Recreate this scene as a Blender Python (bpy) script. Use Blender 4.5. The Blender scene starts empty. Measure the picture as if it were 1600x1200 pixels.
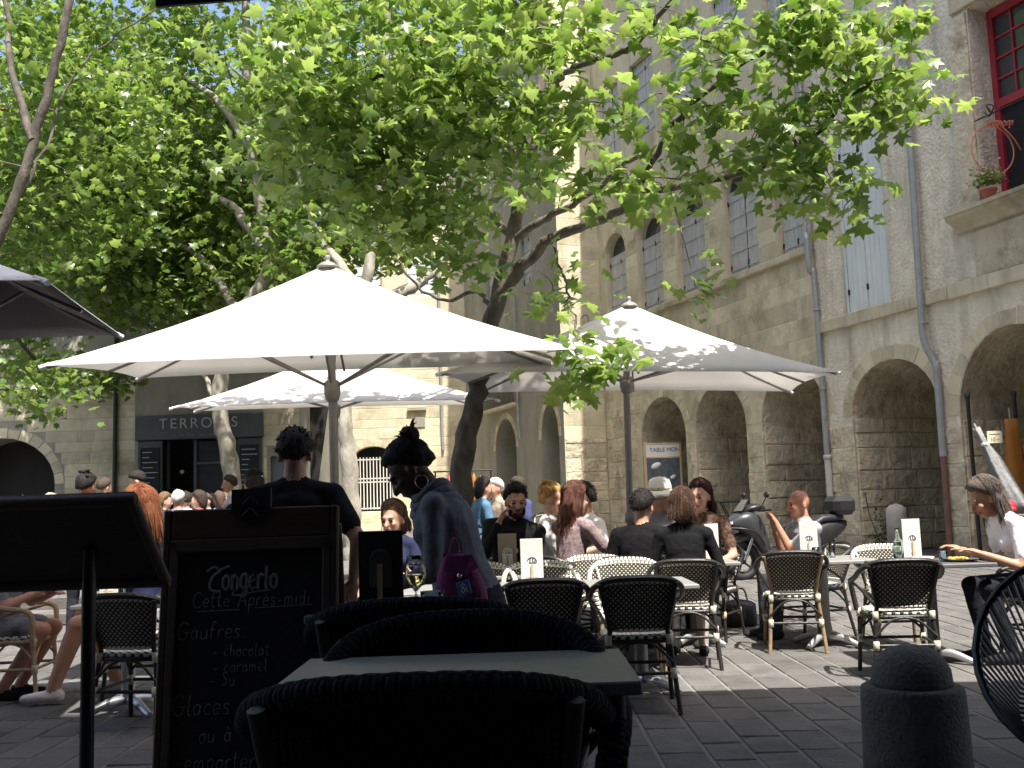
import bpy, bmesh, math, random
import numpy as np
from mathutils import Vector, Matrix, noise as mnoise
random.seed(7); rng = np.random.default_rng(11)
scene = bpy.context.scene
COL = scene.collection
R = math.radians

# ------------------------------------------------------------------ camera
CAM_H, FOC = 1.3, 1600.0
PITCH, ROLL = math.atan(185/1600), R(1.9)
_r0 = Vector((1, 0, 0)); _f = Vector((0, math.cos(PITCH), math.sin(PITCH))); _u0 = _r0.cross(_f)
_R = _r0*math.cos(ROLL) - _u0*math.sin(ROLL); _U = _r0*math.sin(ROLL) + _u0*math.cos(ROLL)
CPOS = Vector((0, 0, CAM_H))
cam = bpy.data.cameras.new('camera'); cam_o = bpy.data.objects.new('camera', cam); COL.objects.link(cam_o)
M = Matrix.Identity(4)
for i in range(3):
    M[i][0], M[i][1], M[i][2], M[i][3] = _R[i], _U[i], -_f[i], CPOS[i]
cam_o.matrix_world = M
cam.sensor_width = 36; cam.lens = 36*FOC/1600; cam.clip_start = .05; cam.clip_end = 600
scene.camera = cam_o

# ------------------------------------------------------------------ light
SUN_AZ = R(24.0)      # to the right of straight behind the camera
SUN_EL = R(64.0)
to_sun = Vector((math.sin(SUN_AZ)*math.cos(SUN_EL), -math.cos(SUN_AZ)*math.cos(SUN_EL), math.sin(SUN_EL)))
world = bpy.data.worlds.new('World'); scene.world = world; world.use_nodes = True
nt = world.node_tree
sky = nt.nodes.new('ShaderNodeTexSky'); sky.sky_type = 'NISHITA'; sky.sun_disc = False
sky.air_density = .9; sky.dust_density = 4.0; sky.ozone_density = .6; sky.sun_elevation = SUN_EL; sky.sun_rotation = math.atan2(to_sun.x, to_sun.y)
nt.links.new(sky.outputs[0], nt.nodes['Background'].inputs[0]); nt.nodes['Background'].inputs[1].default_value = 0.15
sl = bpy.data.lights.new('sun', 'SUN'); sl.energy = 5.0; sl.angle = R(0.53); sl.color = (1, .955, .88)
so = bpy.data.objects.new('sun', sl); COL.objects.link(so); so.location = (10, -20, 40)
so.rotation_euler = to_sun.to_track_quat('Z', 'Y').to_euler()
scene.view_settings.view_transform = 'Standard'; scene.view_settings.look = 'None'
scene.view_settings.exposure = 1.12; scene.view_settings.gamma = 1
try: scene.view_settings.use_curve_mapping = False
except Exception: pass
scene.cycles.max_bounces = 8; scene.cycles.diffuse_bounces = 4; scene.cycles.transparent_max_bounces = 12

def ray(x, y): return _f + _R*((x-800)/FOC) - _U*((y-600)/FOC)
def at(x, y, Y):
    d = ray(x, y); return CPOS + d*(Y/d.y)
def G(x, y, z=0.0):
    d = ray(x, y); return CPOS + d*((z-CAM_H)/d.z)
def gx(x, Y, y=790):       # world X of picture column x at distance Y
    return at(x, y, Y).x

# ------------------------------------------------------------------ materials
def mat(name, c1, c2=None, scale=4.0, rough=.8, bump=0.0, bscale=None, coord='pos', rnd=0.0, metal=0.0, spec=.4,
        stain=None, stain_scale=.5, trans=0.0, stretch=None, detail=5, streak=None):
    m = bpy.data.materials.new(name); m.use_nodes = True; t = m.node_tree; N = t.nodes; L = t.links
    b = N['Principled BSDF']; b.inputs['Roughness'].default_value = rough; b.inputs['Metallic'].default_value = metal
    b.inputs['Specular IOR Level'].default_value = spec
    if coord == 'pos':
        g = N.new('ShaderNodeNewGeometry'); vec = g.outputs['Position']
    else:
        g = N.new('ShaderNodeTexCoord'); vec = g.outputs['Object']
    if stretch:
        mp = N.new('ShaderNodeMapping'); mp.inputs['Scale'].default_value = stretch; L.new(vec, mp.inputs[0]); vec = mp.outputs[0]
    c2 = c2 or c1
    nz = N.new('ShaderNodeTexNoise'); nz.inputs['Scale'].default_value = scale; nz.inputs['Detail'].default_value = detail
    nz.inputs['Roughness'].default_value = .65
    L.new(vec, nz.inputs['Vector'])
    rp = N.new('ShaderNodeValToRGB'); rp.color_ramp.elements[0].position = .3; rp.color_ramp.elements[1].position = .7
    rp.color_ramp.elements[0].color = (*c1, 1); rp.color_ramp.elements[1].color = (*c2, 1)
    L.new(nz.outputs['Fac'], rp.inputs[0]); out = rp.outputs[0]
    if stain:
        n2 = N.new('ShaderNodeTexNoise'); n2.inputs['Scale'].default_value = stain_scale; n2.inputs['Detail'].default_value = 7
        n2.inputs['Roughness'].default_value = .7
        if streak:
            m2 = N.new('ShaderNodeMapping'); m2.inputs['Scale'].default_value = streak; L.new(vec, m2.inputs[0]); L.new(m2.outputs[0], n2.inputs['Vector'])
        else: L.new(vec, n2.inputs['Vector'])
        r2 = N.new('ShaderNodeValToRGB'); r2.color_ramp.elements[0].position = .48; r2.color_ramp.elements[1].position = .68
        L.new(n2.outputs['Fac'], r2.inputs[0])
        mx = N.new('ShaderNodeMix'); mx.data_type = 'RGBA'; mx.inputs[7].default_value = (*stain, 1)
        L.new(r2.outputs[0], mx.inputs[0]); L.new(out, mx.inputs[6]); out = mx.outputs[2]
    if rnd:
        oi = N.new('ShaderNodeObjectInfo'); ml = N.new('ShaderNodeMath'); ml.operation = 'MULTIPLY_ADD'
        ml.inputs[1].default_value = 2*rnd; ml.inputs[2].default_value = 1-rnd; L.new(oi.outputs['Random'], ml.inputs[0])
        hs = N.new('ShaderNodeHueSaturation'); L.new(ml.outputs[0], hs.inputs['Value']); L.new(out, hs.inputs['Color']); out = hs.outputs[0]
    L.new(out, b.inputs['Base Color'])
    if bump:
        n3 = N.new('ShaderNodeTexNoise'); n3.inputs['Scale'].default_value = bscale or scale*6; n3.inputs['Detail'].default_value = 6
        L.new(vec, n3.inputs['Vector'])
        bp = N.new('ShaderNodeBump'); bp.inputs['Strength'].default_value = min(1, bump); bp.inputs['Distance'].default_value = .02*max(1, bump)
        L.new(n3.outputs['Fac'], bp.inputs['Height']); L.new(bp.outputs[0], b.inputs['Normal'])
    if trans:
        tr = N.new('ShaderNodeBsdfTranslucent'); L.new(out, tr.inputs['Color'])
        ms = N.new('ShaderNodeMixShader'); ms.inputs[0].default_value = trans
        L.new(b.outputs[0], ms.inputs[1]); L.new(tr.outputs[0], ms.inputs[2]); L.new(ms.outputs[0], N['Material Output'].inputs[0])
    return m

def glass(name, col, rough=.02, ior=1.45):
    m = bpy.data.materials.new(name); m.use_nodes = True; b = m.node_tree.nodes['Principled BSDF']
    b.inputs['Base Color'].default_value = (*col, 1); b.inputs['Roughness'].default_value = rough
    b.inputs['Transmission Weight'].default_value = 1; b.inputs['IOR'].default_value = ior
    return m

def weave(name, dark, light, sx, sz, axes='xz', thr=.25):
    """woven plastic cane: light dots between dark strands"""
    m = bpy.data.materials.new(name); m.use_nodes = True; t = m.node_tree; N = t.nodes; L = t.links
    b = N['Principled BSDF']; b.inputs['Roughness'].default_value = .45 if 'wicker' not in name else .85; b.inputs['Specular IOR Level'].default_value = .5 if 'wicker' not in name else .12
    tc = N.new('ShaderNodeTexCoord'); sp = N.new('ShaderNodeSeparateXYZ'); L.new(tc.outputs['UV'], sp.inputs[0])
    def mth(op, a, bv):
        n = N.new('ShaderNodeMath'); n.operation = op
        for i, v in enumerate((a, bv)):
            if v is None: continue
            if isinstance(v, (int, float)): n.inputs[i].default_value = v
            else: L.new(v, n.inputs[i])
        return n.outputs[0]
    s1 = mth('SINE', mth('MULTIPLY', sp.outputs[0], sx*math.pi), None)
    s2 = mth('SINE', mth('MULTIPLY', sp.outputs[1], sz*math.pi), None)
    pr = mth('MULTIPLY', s1, s2)
    f = mth('GREATER_THAN', pr, thr)
    mx = N.new('ShaderNodeMix'); mx.data_type = 'RGBA'; L.new(f, mx.inputs[0])
    mx.inputs[6].default_value = (*dark, 1); mx.inputs[7].default_value = (*light, 1)
    L.new(mx.outputs[2], b.inputs['Base Color'])
    bp = N.new('ShaderNodeBump'); bp.inputs['Distance'].default_value = .006; bp.inputs['Strength'].default_value = .8
    L.new(mth('ABSOLUTE', pr, None), bp.inputs['Height']); L.new(bp.outputs[0], b.inputs['Normal'])
    return m

MT = {}
MT['limestone'] = mat('limestone', (0.482, 0.428, 0.295), (0.626, 0.564, 0.404), 1.6, .9, .6, 26, rnd=.16, stain=(0.325, 0.281, 0.191), stain_scale=.9)
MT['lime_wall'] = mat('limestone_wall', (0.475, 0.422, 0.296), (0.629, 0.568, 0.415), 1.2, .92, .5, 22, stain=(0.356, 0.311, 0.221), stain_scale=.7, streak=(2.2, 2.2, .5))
MT['render'] = mat('rough_render', (0.585, 0.527, 0.413), (0.774, 0.716, 0.573), 3.5, .95, 2.6, 15, stain=(0.439, 0.399, 0.315), stain_scale=.8, streak=(2.6, 2.6, .45))
MT['rubble'] = mat('rubble_stone', (0.454, 0.397, 0.286), (0.646, 0.569, 0.417), 2.5, .95, 3.6, 7, rnd=.14, stain=(0.279, 0.239, 0.172), stain_scale=1.4)
MT['mortar'] = mat('old_mortar', (.30, .27, .21), (.38, .34, .27), 3, .95, .8, 24)
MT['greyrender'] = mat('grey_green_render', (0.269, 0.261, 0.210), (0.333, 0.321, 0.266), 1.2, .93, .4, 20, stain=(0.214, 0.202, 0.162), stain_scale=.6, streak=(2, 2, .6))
MT['pave'] = mat('paving_stone', (0.098, 0.092, 0.086), (0.138, 0.130, 0.124), 2.2, .8, .5, 30, rnd=.13, stain=(0.070, 0.066, 0.061), stain_scale=1.6)
MT['joint'] = mat('paving_joint', (0.158, 0.153, 0.143), (0.211, 0.203, 0.192), 5, .9, .3, 30)
MT['tile'] = mat('clay_tile', (.36, .17, .10), (.48, .27, .17), 3, .85, .3, 20, rnd=.1)
MT['shutter_grey'] = mat('weathered_grey_shutter', (0.365, 0.364, 0.356), (0.513, 0.508, 0.488), 5, .8, .3, 30, stretch=(1, 1, .3))
MT['shutter_blue'] = mat('pale_blue_shutter', (0.509, 0.558, 0.552), (0.636, 0.673, 0.654), 5, .75, .2, 30, stretch=(1, 1, .25))
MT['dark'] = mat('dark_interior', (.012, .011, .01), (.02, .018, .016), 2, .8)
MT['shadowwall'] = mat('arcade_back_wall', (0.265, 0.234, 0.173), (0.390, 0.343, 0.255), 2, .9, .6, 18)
MT['zinc'] = mat('zinc_pipe', (0.259, 0.270, 0.285), (0.356, 0.357, 0.354), 5, .5, .1, 30, metal=.35)
MT['zinc_light'] = mat('pale_pipe', (.42, .42, .36), (.50, .50, .43), 5, .6)
MT['rust'] = mat('rust_paint', (.13, .07, .055), (.20, .11, .09), 6, .8, .3)
MT['red'] = mat('red_paint', (.27, .022, .035), (.36, .035, .05), 6, .5, .1)
MT['iron'] = mat('black_iron', (.015, .015, .016), (.03, .03, .03), 8, .5, .1)
MT['whiteiron'] = mat('white_painted_iron', (.60, .58, .54), (.72, .70, .66), 8, .5)
MT['shopgrey'] = mat('shop_grey_paint', (.055, .065, .068), (.075, .085, .088), 3, .5)
MT['lettering'] = mat('pale_lettering', (.36, .38, .38), None, 3, .6)
MT['windowglass'] = mat('window_glass', (.03, .035, .04), (.05, .055, .06), 2, .08, spec=.8)
MT['canvas'] = mat('white_canvas', (.81, .79, .755), (.845, .83, .80), 3, .85, .15, 60, trans=.40)
MT['canvas_dark'] = mat('charcoal_canvas', (.10, .10, .105), (.12, .12, .125), 3, .85, .1, 60)
MT['canvas_grey'] = mat('light_grey_canvas', (0.715, 0.728, 0.754), (0.780, 0.793, 0.819), 3, .85, .1, 60)
MT['awning'] = mat('black_awning', (.012, .012, .013), (.016, .016, .018), 3, .9)
MT['alu'] = mat('grey_brown_aluminium', (.24, .225, .21), (.29, .27, .25), 4, .5, metal=.2)
MT['steel'] = mat('brushed_steel', (.55, .56, .57), (.62, .63, .64), 4, .35, metal=.7)
MT['bark'] = mat('plane_bark', (.085, .070, .052), (.20, .175, .135), 7, .95, 1.2, 22, coord='obj', stain=(.33, .30, .235), stain_scale=3.5, stretch=(1, 1, .45))
MT['bark_pale'] = mat('pale_plane_bark', (.22, .205, .165), (.34, .32, .265), 5, .95, .8, 20, coord='obj', stain=(.15, .135, .10), stain_scale=3, stretch=(1, 1, .5))
MT['bark_dark'] = mat('dark_bark', (.045, .038, .03), (.11, .095, .075), 7, .95, 1.0, 22, coord='obj', stain=(.17, .15, .12), stain_scale=3, stretch=(1, 1, .45))
MT['cafe_low_bounce'] = mat('low_bounce_cafe_wall', (.035, .03, .026), (.05, .043, .037), 3, .8)  # unseen wall made near black to cut bounce light on the terrace
MT['cane'] = mat('brown_cane', (.20, .135, .08), (.30, .215, .13), 20, .5, .2, 60, coord='obj')
MT['cane_dark'] = mat('dark_cane', (.018, .016, .014), (.034, .03, .026), 20, .4, .2, 60, coord='obj')
MT['cane_tan'] = mat('tan_cane', (.42, .30, .17), (.52, .39, .24), 20, .5, .2, 60, coord='obj')
MT['binding'] = mat('cream_binding', (.62, .57, .42), (.70, .66, .52), 60, .5, .4, 150, coord='obj')
MT['weave'] = weave('black_cream_weave', (.018, .016, .015), (.50, .46, .34), 62, 62, thr=.38)
MT['weave_seat'] = weave('seat_weave', (.03, .028, .025), (.74, .72, .62), 36, 36, thr=-.1)
MT['rim'] = weave('beaded_rim', (.03, .028, .025), (.78, .76, .68), 2, 64, thr=-.35)
MT['wicker'] = weave('black_wicker', (.002, .002, .002), (.006, .007, .010), 60, 60, thr=.45)
MT['wicker_rim'] = weave('braided_wicker_rim', (.002, .002, .003), (.014, .018, .028), 6, 90, thr=.1)
MT['tabletop'] = mat('grey_laminate', (0.203, 0.203, 0.195), (0.242, 0.242, 0.234), 40, .5, .05, 200, coord='obj')
MT['tabledark'] = mat('dark_tabletop', (.09, .09, .095), (.12, .12, .125), 20, .4, coord='obj')
MT['granite'] = mat('dark_granite', (0.108, 0.104, 0.093), (0.158, 0.152, 0.131), 25, .9, .7, 60, coord='obj')
MT['stonepost'] = mat('pale_stone_post', (.33, .32, .29), (.43, .42, .38), 12, .9, .5, 40, coord='obj')
MT['boardwood'] = mat('brown_board_wood', (.06, .034, .018), (.09, .053, .028), 4, .55, .2, 40, coord='obj', stretch=(1, 1, 6))
MT['boardwood2'] = mat('pale_board_wood', (.075, .06, .045), (.105, .085, .063), 4, .55, .2, 40, coord='obj', stretch=(1, 1, 6))
MT['slate'] = mat('chalkboard', (.012, .014, .016), (.022, .024, .026), 3, .85, coord='obj')
MT['chalk'] = mat('chalk', (.20, .20, .20), (.36, .36, .36), 60, .95, coord='obj')
MT['blackmetal'] = mat('black_metal', (.012, .012, .013), (.02, .02, .021), 10, .4, coord='obj')
MT['paper'] = mat('cream_menu_card', (.62, .60, .56), (.66, .64, .60), 6, .8, coord='obj')
MT['paper_brown'] = mat('brown_menu_card', (.25, .20, .15), (.30, .245, .185), 6, .8, coord='obj')
MT['white'] = mat('white_card', (.80, .80, .79), None, 6, .6, coord='obj')
MT['lightwood'] = mat('light_wood', (.55, .40, .22), (.64, .49, .29), 10, .6, coord='obj')
MT['glass'] = glass('clear_glass', (.97, .98, .98)); MT['glass_blue'] = glass('blue_glass', (.78, .90, .97), ior=1.15); MT['glass_green'] = glass('greenish_glass', (.80, .92, .86))
MT['wine'] = glass('white_wine', (.93, .85, .40), ior=1.33)
MT['ceramic'] = mat('cream_ceramic', (.62, .57, .42), None, 6, .3, coord='obj')
MT['food'] = mat('orange_food', (.60, .25, .05), (.35, .42, .08), 60, .6, coord='obj')
MT['magenta'] = mat('magenta_fabric', (0.161, 0.012, 0.078), (0.211, 0.021, 0.108), 12, .7, .4, 40, coord='obj')
MT['bluebadge'] = mat('blue_badge', (.10, .24, .55), None, 6, .6, coord='obj')
MT['rubber'] = mat('black_rubber', (.01, .01, .01), (.016, .016, .016), 10, .7, coord='obj')
MT['scootshade'] = mat('shaded_grey_scooter_paint', (.028, .03, .033), (.036, .038, .042), 4, .3, coord='obj', spec=.6)  # grey paint darkened, the shade of the arches put into its colour
MT['scootblack'] = mat('black_scooter_plastic', (.012, .012, .014), (.02, .02, .022), 8, .4, coord='obj')
MT['chrome'] = mat('chrome', (.7, .7, .7), None, 4, .15, metal=1.0, coord='obj')
MT['orange'] = mat('orange_cloth', (0.275, 0.100, 0.015), (0.310, 0.130, 0.025), 6, .8, .4, 20, coord='obj')
MT['hoop'] = mat('coral_hoop', (.62, .20, .13), (.68, .26, .18), 10, .5, coord='obj')
MT['flower'] = mat('pink_flower', (.60, .20, .30), (.75, .55, .60), 40, .7, coord='obj')
MT['pot'] = mat('pink_clay_pot', (.45, .15, .14), None, 8, .7, coord='obj')
MT['greyshop2'] = mat('grey_blue_door', (.12, .14, .16), (.15, .17, .19), 3, .6)
MT['silvercloth_shade'] = mat('shaded_silver_grey_cloth', (.17, .17, .165), (.24, .24, .235), 8, .7, .9, 14, coord='obj')  # silver grey dimmed in colour to stand for shade inside the arch
MT['poster_dark'] = mat('dark_poster_print', (.05, .065, .09), (.17, .20, .22), 5, .4, coord='obj')
MT['leather'] = mat('black_leather', (.014, .015, .018), (.025, .026, .032), 12, .4, .3, 40, coord='obj')
MT['moss'] = mat('weed_leaf', (.05, .07, .025), (.08, .10, .04), 10, .8)

def leafmat(name, c1, c2, tr=.5):
    m = bpy.data.materials.new(name); m.use_nodes = True; t = m.node_tree; N = t.nodes; L = t.links
    b = N['Principled BSDF']; b.inputs['Roughness'].default_value = .33; b.inputs['Specular IOR Level'].default_value = .65
    g = N.new('ShaderNodeNewGeometry'); oi = N.new('ShaderNodeObjectInfo')
    ad = N.new('ShaderNodeMath'); ad.operation = 'ADD'; L.new(g.outputs['Random Per Island'], ad.inputs[0]); L.new(oi.outputs['Random'], ad.inputs[1])
    fr = N.new('ShaderNodeMath'); fr.operation = 'FRACT'; L.new(ad.outputs[0], fr.inputs[0])
    mx = N.new('ShaderNodeMix'); mx.data_type = 'RGBA'; L.new(fr.outputs[0], mx.inputs[0])
    mx.inputs[6].default_value = (*c1, 1); mx.inputs[7].default_value = (*c2, 1)
    L.new(mx.outputs[2], b.inputs['Base Color'])
    hs = N.new('ShaderNodeHueSaturation'); hs.inputs['Value'].default_value = 2.1; hs.inputs['Hue'].default_value = .485; hs.inputs['Saturation'].default_value = 1.06
    L.new(mx.outputs[2], hs.inputs['Color'])
    tl = N.new('ShaderNodeBsdfTranslucent'); L.new(hs.outputs[0], tl.inputs['Color'])
    ms = N.new('ShaderNodeMixShader'); ms.inputs[0].default_value = tr
    L.new(b.outputs[0], ms.inputs[1]); L.new(tl.outputs[0], ms.inputs[2]); L.new(ms.outputs[0], N['Material Output'].inputs[0])
    return m
MT['leaf'] = leafmat('plane_leaf', (.080, .155, .027), (.215, .30, .082), .46)
MT['leaf_far'] = leafmat('far_plane_leaf', (.058, .120, .022), (.185, .265, .068), .46)

# ------------------------------------------------------------------ mesh builder
class MB:
    def __init__(s): s.v = []; s.f = []; s.m = []; s.uv = {}; s.sm = []
    def add(s, vs, fs, mi=0, uvs=None, smooth=False):
        o = len(s.v); s.v.extend([tuple(p) for p in vs])
        for f in fs: s.f.append([i+o for i in f]); s.m.append(mi); s.sm.append(smooth)
        if uvs:
            for i, q in enumerate(uvs): s.uv[o+i] = q
        return s
    def box(s, c, d, mi=0, rot=None):
        hx, hy, hz = d[0]/2, d[1]/2, d[2]/2
        P = [Vector((x*hx, y*hy, z*hz)) for z in (-1, 1) for y in (-1, 1) for x in (-1, 1)]
        if rot is not None: P = [rot @ p for p in P]
        c = Vector(c)
        return s.add([p+c for p in P], [(0, 2, 3, 1), (4, 5, 7, 6), (0, 1, 5, 4), (2, 6, 7, 3), (0, 4, 6, 2), (1, 3, 7, 5)], mi)
    def bbox(s, c, d, b=.01, mi=0, rot=None):
        """bevelled box"""
        hx, hy, hz = d[0]/2, d[1]/2, d[2]/2; b = min(b, hx*.9, hy*.9, hz*.9)
        P = []
        for z, e in ((-hz, b), (-hz+b, 0), (hz-b, 0), (hz, b)):
            for x, y in ((-hx+e, -hy+e+(0 if e else b)), (-hx+e+(0 if e else b), -hy+e), (hx-e-(0 if e else b), -hy+e), (hx-e, -hy+e+(0 if e else b)),
                         (hx-e, hy-e-(0 if e else b)), (hx-e-(0 if e else b), hy-e), (-hx+e+(0 if e else b), hy-e), (-hx+e, hy-e-(0 if e else b))):
                P.append(Vector((x, y, z)))
        if rot is not None: P = [rot @ p for p in P]
        c = Vector(c); F = [tuple(range(7, -1, -1)), tuple(range(24, 32))]
        for k in range(3):
            for i in range(8): F.append((k*8+i, k*8+(i+1) % 8, (k+1)*8+(i+1) % 8, (k+1)*8+i))
        return s.add([p+c for p in P], F, mi)
    def tube(s, pts, rad, n=8, mi=0, caps=True, closed=False, twist=None, vscale=1.0):
        pts = [Vector(p) for p in pts]; k = len(pts)
        if not isinstance(rad, (list, tuple)): rad = [rad]*k
        T = []
        for i in range(k):
            a = pts[(i-1) % k] if (closed or i > 0) else pts[0]; b = pts[(i+1) % k] if (closed or i < k-1) else pts[-1]
            t = (b-a); T.append(t.normalized() if t.length > 1e-9 else Vector((0, 0, 1)))
        ref = Vector((0, 0, 1)) if abs(T[0].z) < .9 else Vector((1, 0, 0))
        nr = (ref - T[0]*ref.dot(T[0])).normalized()
        V = []; UV = []; ln = 0
        for i in range(k):
            if i: 
                nr = nr - T[i]*nr.dot(T[i]); nr = nr.normalized() if nr.length > 1e-6 else T[i].orthogonal().normalized(); ln += (pts[i]-pts[i-1]).length
            bn = T[i].cross(nr)
            for j in range(n+1):
                a = 2*math.pi*j/n
                V.append(pts[i] + (nr*math.cos(a)+bn*math.sin(a))*rad[i]); UV.append((j/n, ln*vscale))
        F = []
        for i in range(k-1 + (1 if closed else 0)):
            i2 = (i+1) % k
            for j in range(n): F.append((i*(n+1)+j, i*(n+1)+j+1, i2*(n+1)+j+1, i2*(n+1)+j))
        s.add(V, F, mi, UV, True)
        if caps and not closed:
            s.add(V[:n], [tuple(range(n-1, -1, -1))], mi); s.add(V[-(n+1):-1], [tuple(range(n))], mi)
        return s
    def lathe(s, prof, n=20, c=(0, 0, 0), mi=0, sx=1, sy=1, rot=None):
        V = []; c = Vector(c)
        for r, z in prof:
            for j in range(n):
                a = 2*math.pi*j/n; p = Vector((r*math.cos(a)*sx, r*math.sin(a)*sy, z))
                V.append(c + (rot @ p if rot is not None else p))
        F = [(i*n+j, i*n+(j+1) % n, (i+1)*n+(j+1) % n, (i+1)*n+j) for i in range(len(prof)-1) for j in range(n)]
        if prof[0][0] > 1e-5: F.append(tuple(range(n-1, -1, -1)))
        if prof[-1][0] > 1e-5: F.append(tuple((len(prof)-1)*n+j for j in range(n)))
        return s.add(V, F, mi, None, True)
    def ell(s, c, r, mi=0, n=14, k=9, rot=None):
        prof = [(math.sin(math.pi*i/k), -math.cos(math.pi*i/k)) for i in range(k+1)]
        V = []; c = Vector(c)
        for q, z in prof:
            for j in range(n):
                a = 2*math.pi*j/n; p = Vector((q*math.cos(a)*r[0], q*math.sin(a)*r[1], z*r[2])); V.append(c+(rot @ p if rot is not None else p))
        F = [(i*n+j, i*n+(j+1) % n, (i+1)*n+(j+1) % n, (i+1)*n+j) for i in range(k) for j in range(n)]
        return s.add(V, F, mi, None, True)
    def poly(s, P, d, mi=0):
        """flat polygon P (list of Vector) thickened by vector d"""
        n = len(P); d = Vector(d); V = [Vector(p) for p in P] + [Vector(p)+d for p in P]
        F = [tuple(range(n-1, -1, -1)), tuple(range(n, 2*n))] + [(i, (i+1) % n, n+(i+1) % n, n+i) for i in range(n)]
        return s.add(V, F, mi)
    def mesh(s, name, mats):
        me = bpy.data.meshes.new(name); me.from_pydata(s.v, [], s.f)
        for m in (mats if isinstance(mats, (list, tuple)) else [mats]): me.materials.append(MT[m] if isinstance(m, str) else m)
        me.polygons.foreach_set('material_index', s.m); me.polygons.foreach_set('use_smooth', s.sm)
        if s.uv:
            ul = me.uv_layers.new(name='UVMap'); li = np.empty(len(me.loops), np.int32); me.loops.foreach_get('vertex_index', li)
            arr = np.zeros((len(s.v), 2), np.float32)
            for i, q in s.uv.items(): arr[i] = q
            ul.data.foreach_set('uv', arr[li].ravel())
        me.update(); return me
    def obj(s, name, mats, parent=None, loc=None, rot=None):
        return link(name, s.mesh(name, mats), parent, loc, rot)

def link(name, data, parent=None, loc=None, rot=None, scale=None):
    o = bpy.data.objects.new(name, data); COL.objects.link(o)
    if parent is not None: o.parent = parent
    if loc is not None: o.location = loc
    if rot is not None: o.rotation_euler = rot
    if scale is not None: o.scale = scale
    return o
def tag(o, label=None, cat=None, group=None, kind=None):
    if label: o['label'] = label
    if cat: o['category'] = cat
    if group: o['group'] = group
    if kind: o['kind'] = kind
    return o
def thing(name, label, cat, group=None, loc=(0, 0, 0), rz=0):
    return tag(link(name, None, None, loc, (0, 0, rz)), label, cat, group)
def copy_tree(o, parent=None):
    c = o.copy(); COL.objects.link(c); c.parent = parent
    for ch in list(o.children): copy_tree(ch, c)
    return c
def curve_pts(P, n=6, closed=False):
    """Catmull-Rom through P"""
    P = [Vector(p) for p in P]; out = []; k = len(P)
    for i in range(k if closed else k-1):
        p1, p2 = P[i], P[(i+1) % k]
        p0 = P[(i-1) % k] if (closed or i > 0) else p1*2-p2
        p3 = P[(i+2) % k] if (closed or i < k-2) else p2*2-p1
        for j in range(n):
            t = j/n; out.append(.5*((2*p1)+(p2-p0)*t+(2*p0-5*p1+4*p2-p3)*t*t+(3*p1-p0-3*p2+p3)*t**3))
    if not closed: out.append(P[-1])
    return out
def text_mesh(body, size, extrude=.004, spacing=1.0, bold=0.0):
    cu = bpy.data.curves.new('lettering', 'FONT'); cu.body = body; cu.size = size; cu.extrude = extrude; cu.align_x = 'CENTER'; cu.align_y = 'CENTER'
    cu.space_character = spacing; cu.offset = bold
    o = bpy.data.objects.new('lettering', cu); COL.objects.link(o)
    dg = bpy.context.evaluated_depsgraph_get(); me = bpy.data.meshes.new_from_object(o.evaluated_get(dg))
    COL.objects.unlink(o); bpy.data.objects.remove(o); return me
# ================================================================== SETTING
UP = .32      # height of the upper level of the square
gm = MB(); gm.add([(-150, -60, -.0055), (150, -60, -.0055), (150, 220, -.0055), (-150, 220, -.0055)], [(0, 1, 2, 3)])
ground = tag(gm.obj('ground', 'joint'), kind='structure')

def pave_variant(seed):
    r = random.Random(seed); b = MB(); e = .012
    B = [(-.5, -.5), (.5, -.5), (.5, .5), (-.5, .5)]
    V = [(x, y, -1) for x, y in B]
    for x, y in B: V.append((x*(1-e*2), y*(1-e*1.6), -.28+r.uniform(-.1, .1)))
    for x, y in B: V.append((x*(1-e*6+r.uniform(-.01, .01)), y*(1-e*4+r.uniform(-.01, .01)), r.uniform(-.12, .12)))
    F = [(8, 9, 10, 11)]
    for a in (0, 4):
        for i in range(4): F.append((a+i, a+(i+1) % 4, a+4+(i+1) % 4, a+4+i))
    b.add(V, F); return b
PV = [pave_variant(i) for i in range(5)]; PVM = [b.mesh('paving_slab', 'pave') for b in PV]
slabs = []
x = -9.5; k = 0
while x < 10.5:
    w = .235+random.uniform(-.012, .03); y = 4.27+random.uniform(0, .4)
    y0 = 4.25
    while y0 < 18:
        l = random.uniform(.32, .58) if y0 > 4.3 else random.uniform(.15, .5)
        slabs.append((x+w/2, y0+l/2, w-.012, l-.012)); y0 += l
    x += w; k += 1
def in_view(X, Y):
    p = Vector((X, Y, 0))-CPOS; d = p.dot(_f); px_ = 800+FOC*p.dot(_R)/d; py_ = 600-FOC*p.dot(_U)/d
    return -30 < px_ < 1630 and 850 < py_ < 1230 and not (245 < px_ < 930 and py_ > 960)
vis = [q for q in slabs if in_view(q[0], q[1])]; vis.sort(key=lambda q: -q[2]*q[3]/q[1]**3)
near = set(vis[:300]); rest = MB()
for q in slabs:
    i = random.randrange(5); T = .03
    tilt = (random.uniform(-.004, .004), random.uniform(-.006, .006)); dz = random.uniform(-.001, .003)
    if q in near:
        link('paving_slab', PVM[i], ground, (q[0], q[1], dz), (tilt[0], tilt[1], 0), (q[2], q[3], T))
    else:
        rest.add([(q[0]+v[0]*q[2], q[1]+v[1]*q[3], v[2]*T+dz) for v in PV[i].v], PV[i].f)
tag(rest.obj('paving', 'pave', ground), kind='stuff')
far = MB(); far.add([(-60, 17.8, -.004), (60, 17.8, -.004), (60, 90, -.004), (-60, 90, -.004)], [(0, 1, 2, 3)])
tag(far.obj('far_paving', 'pave'), kind='structure')
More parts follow.
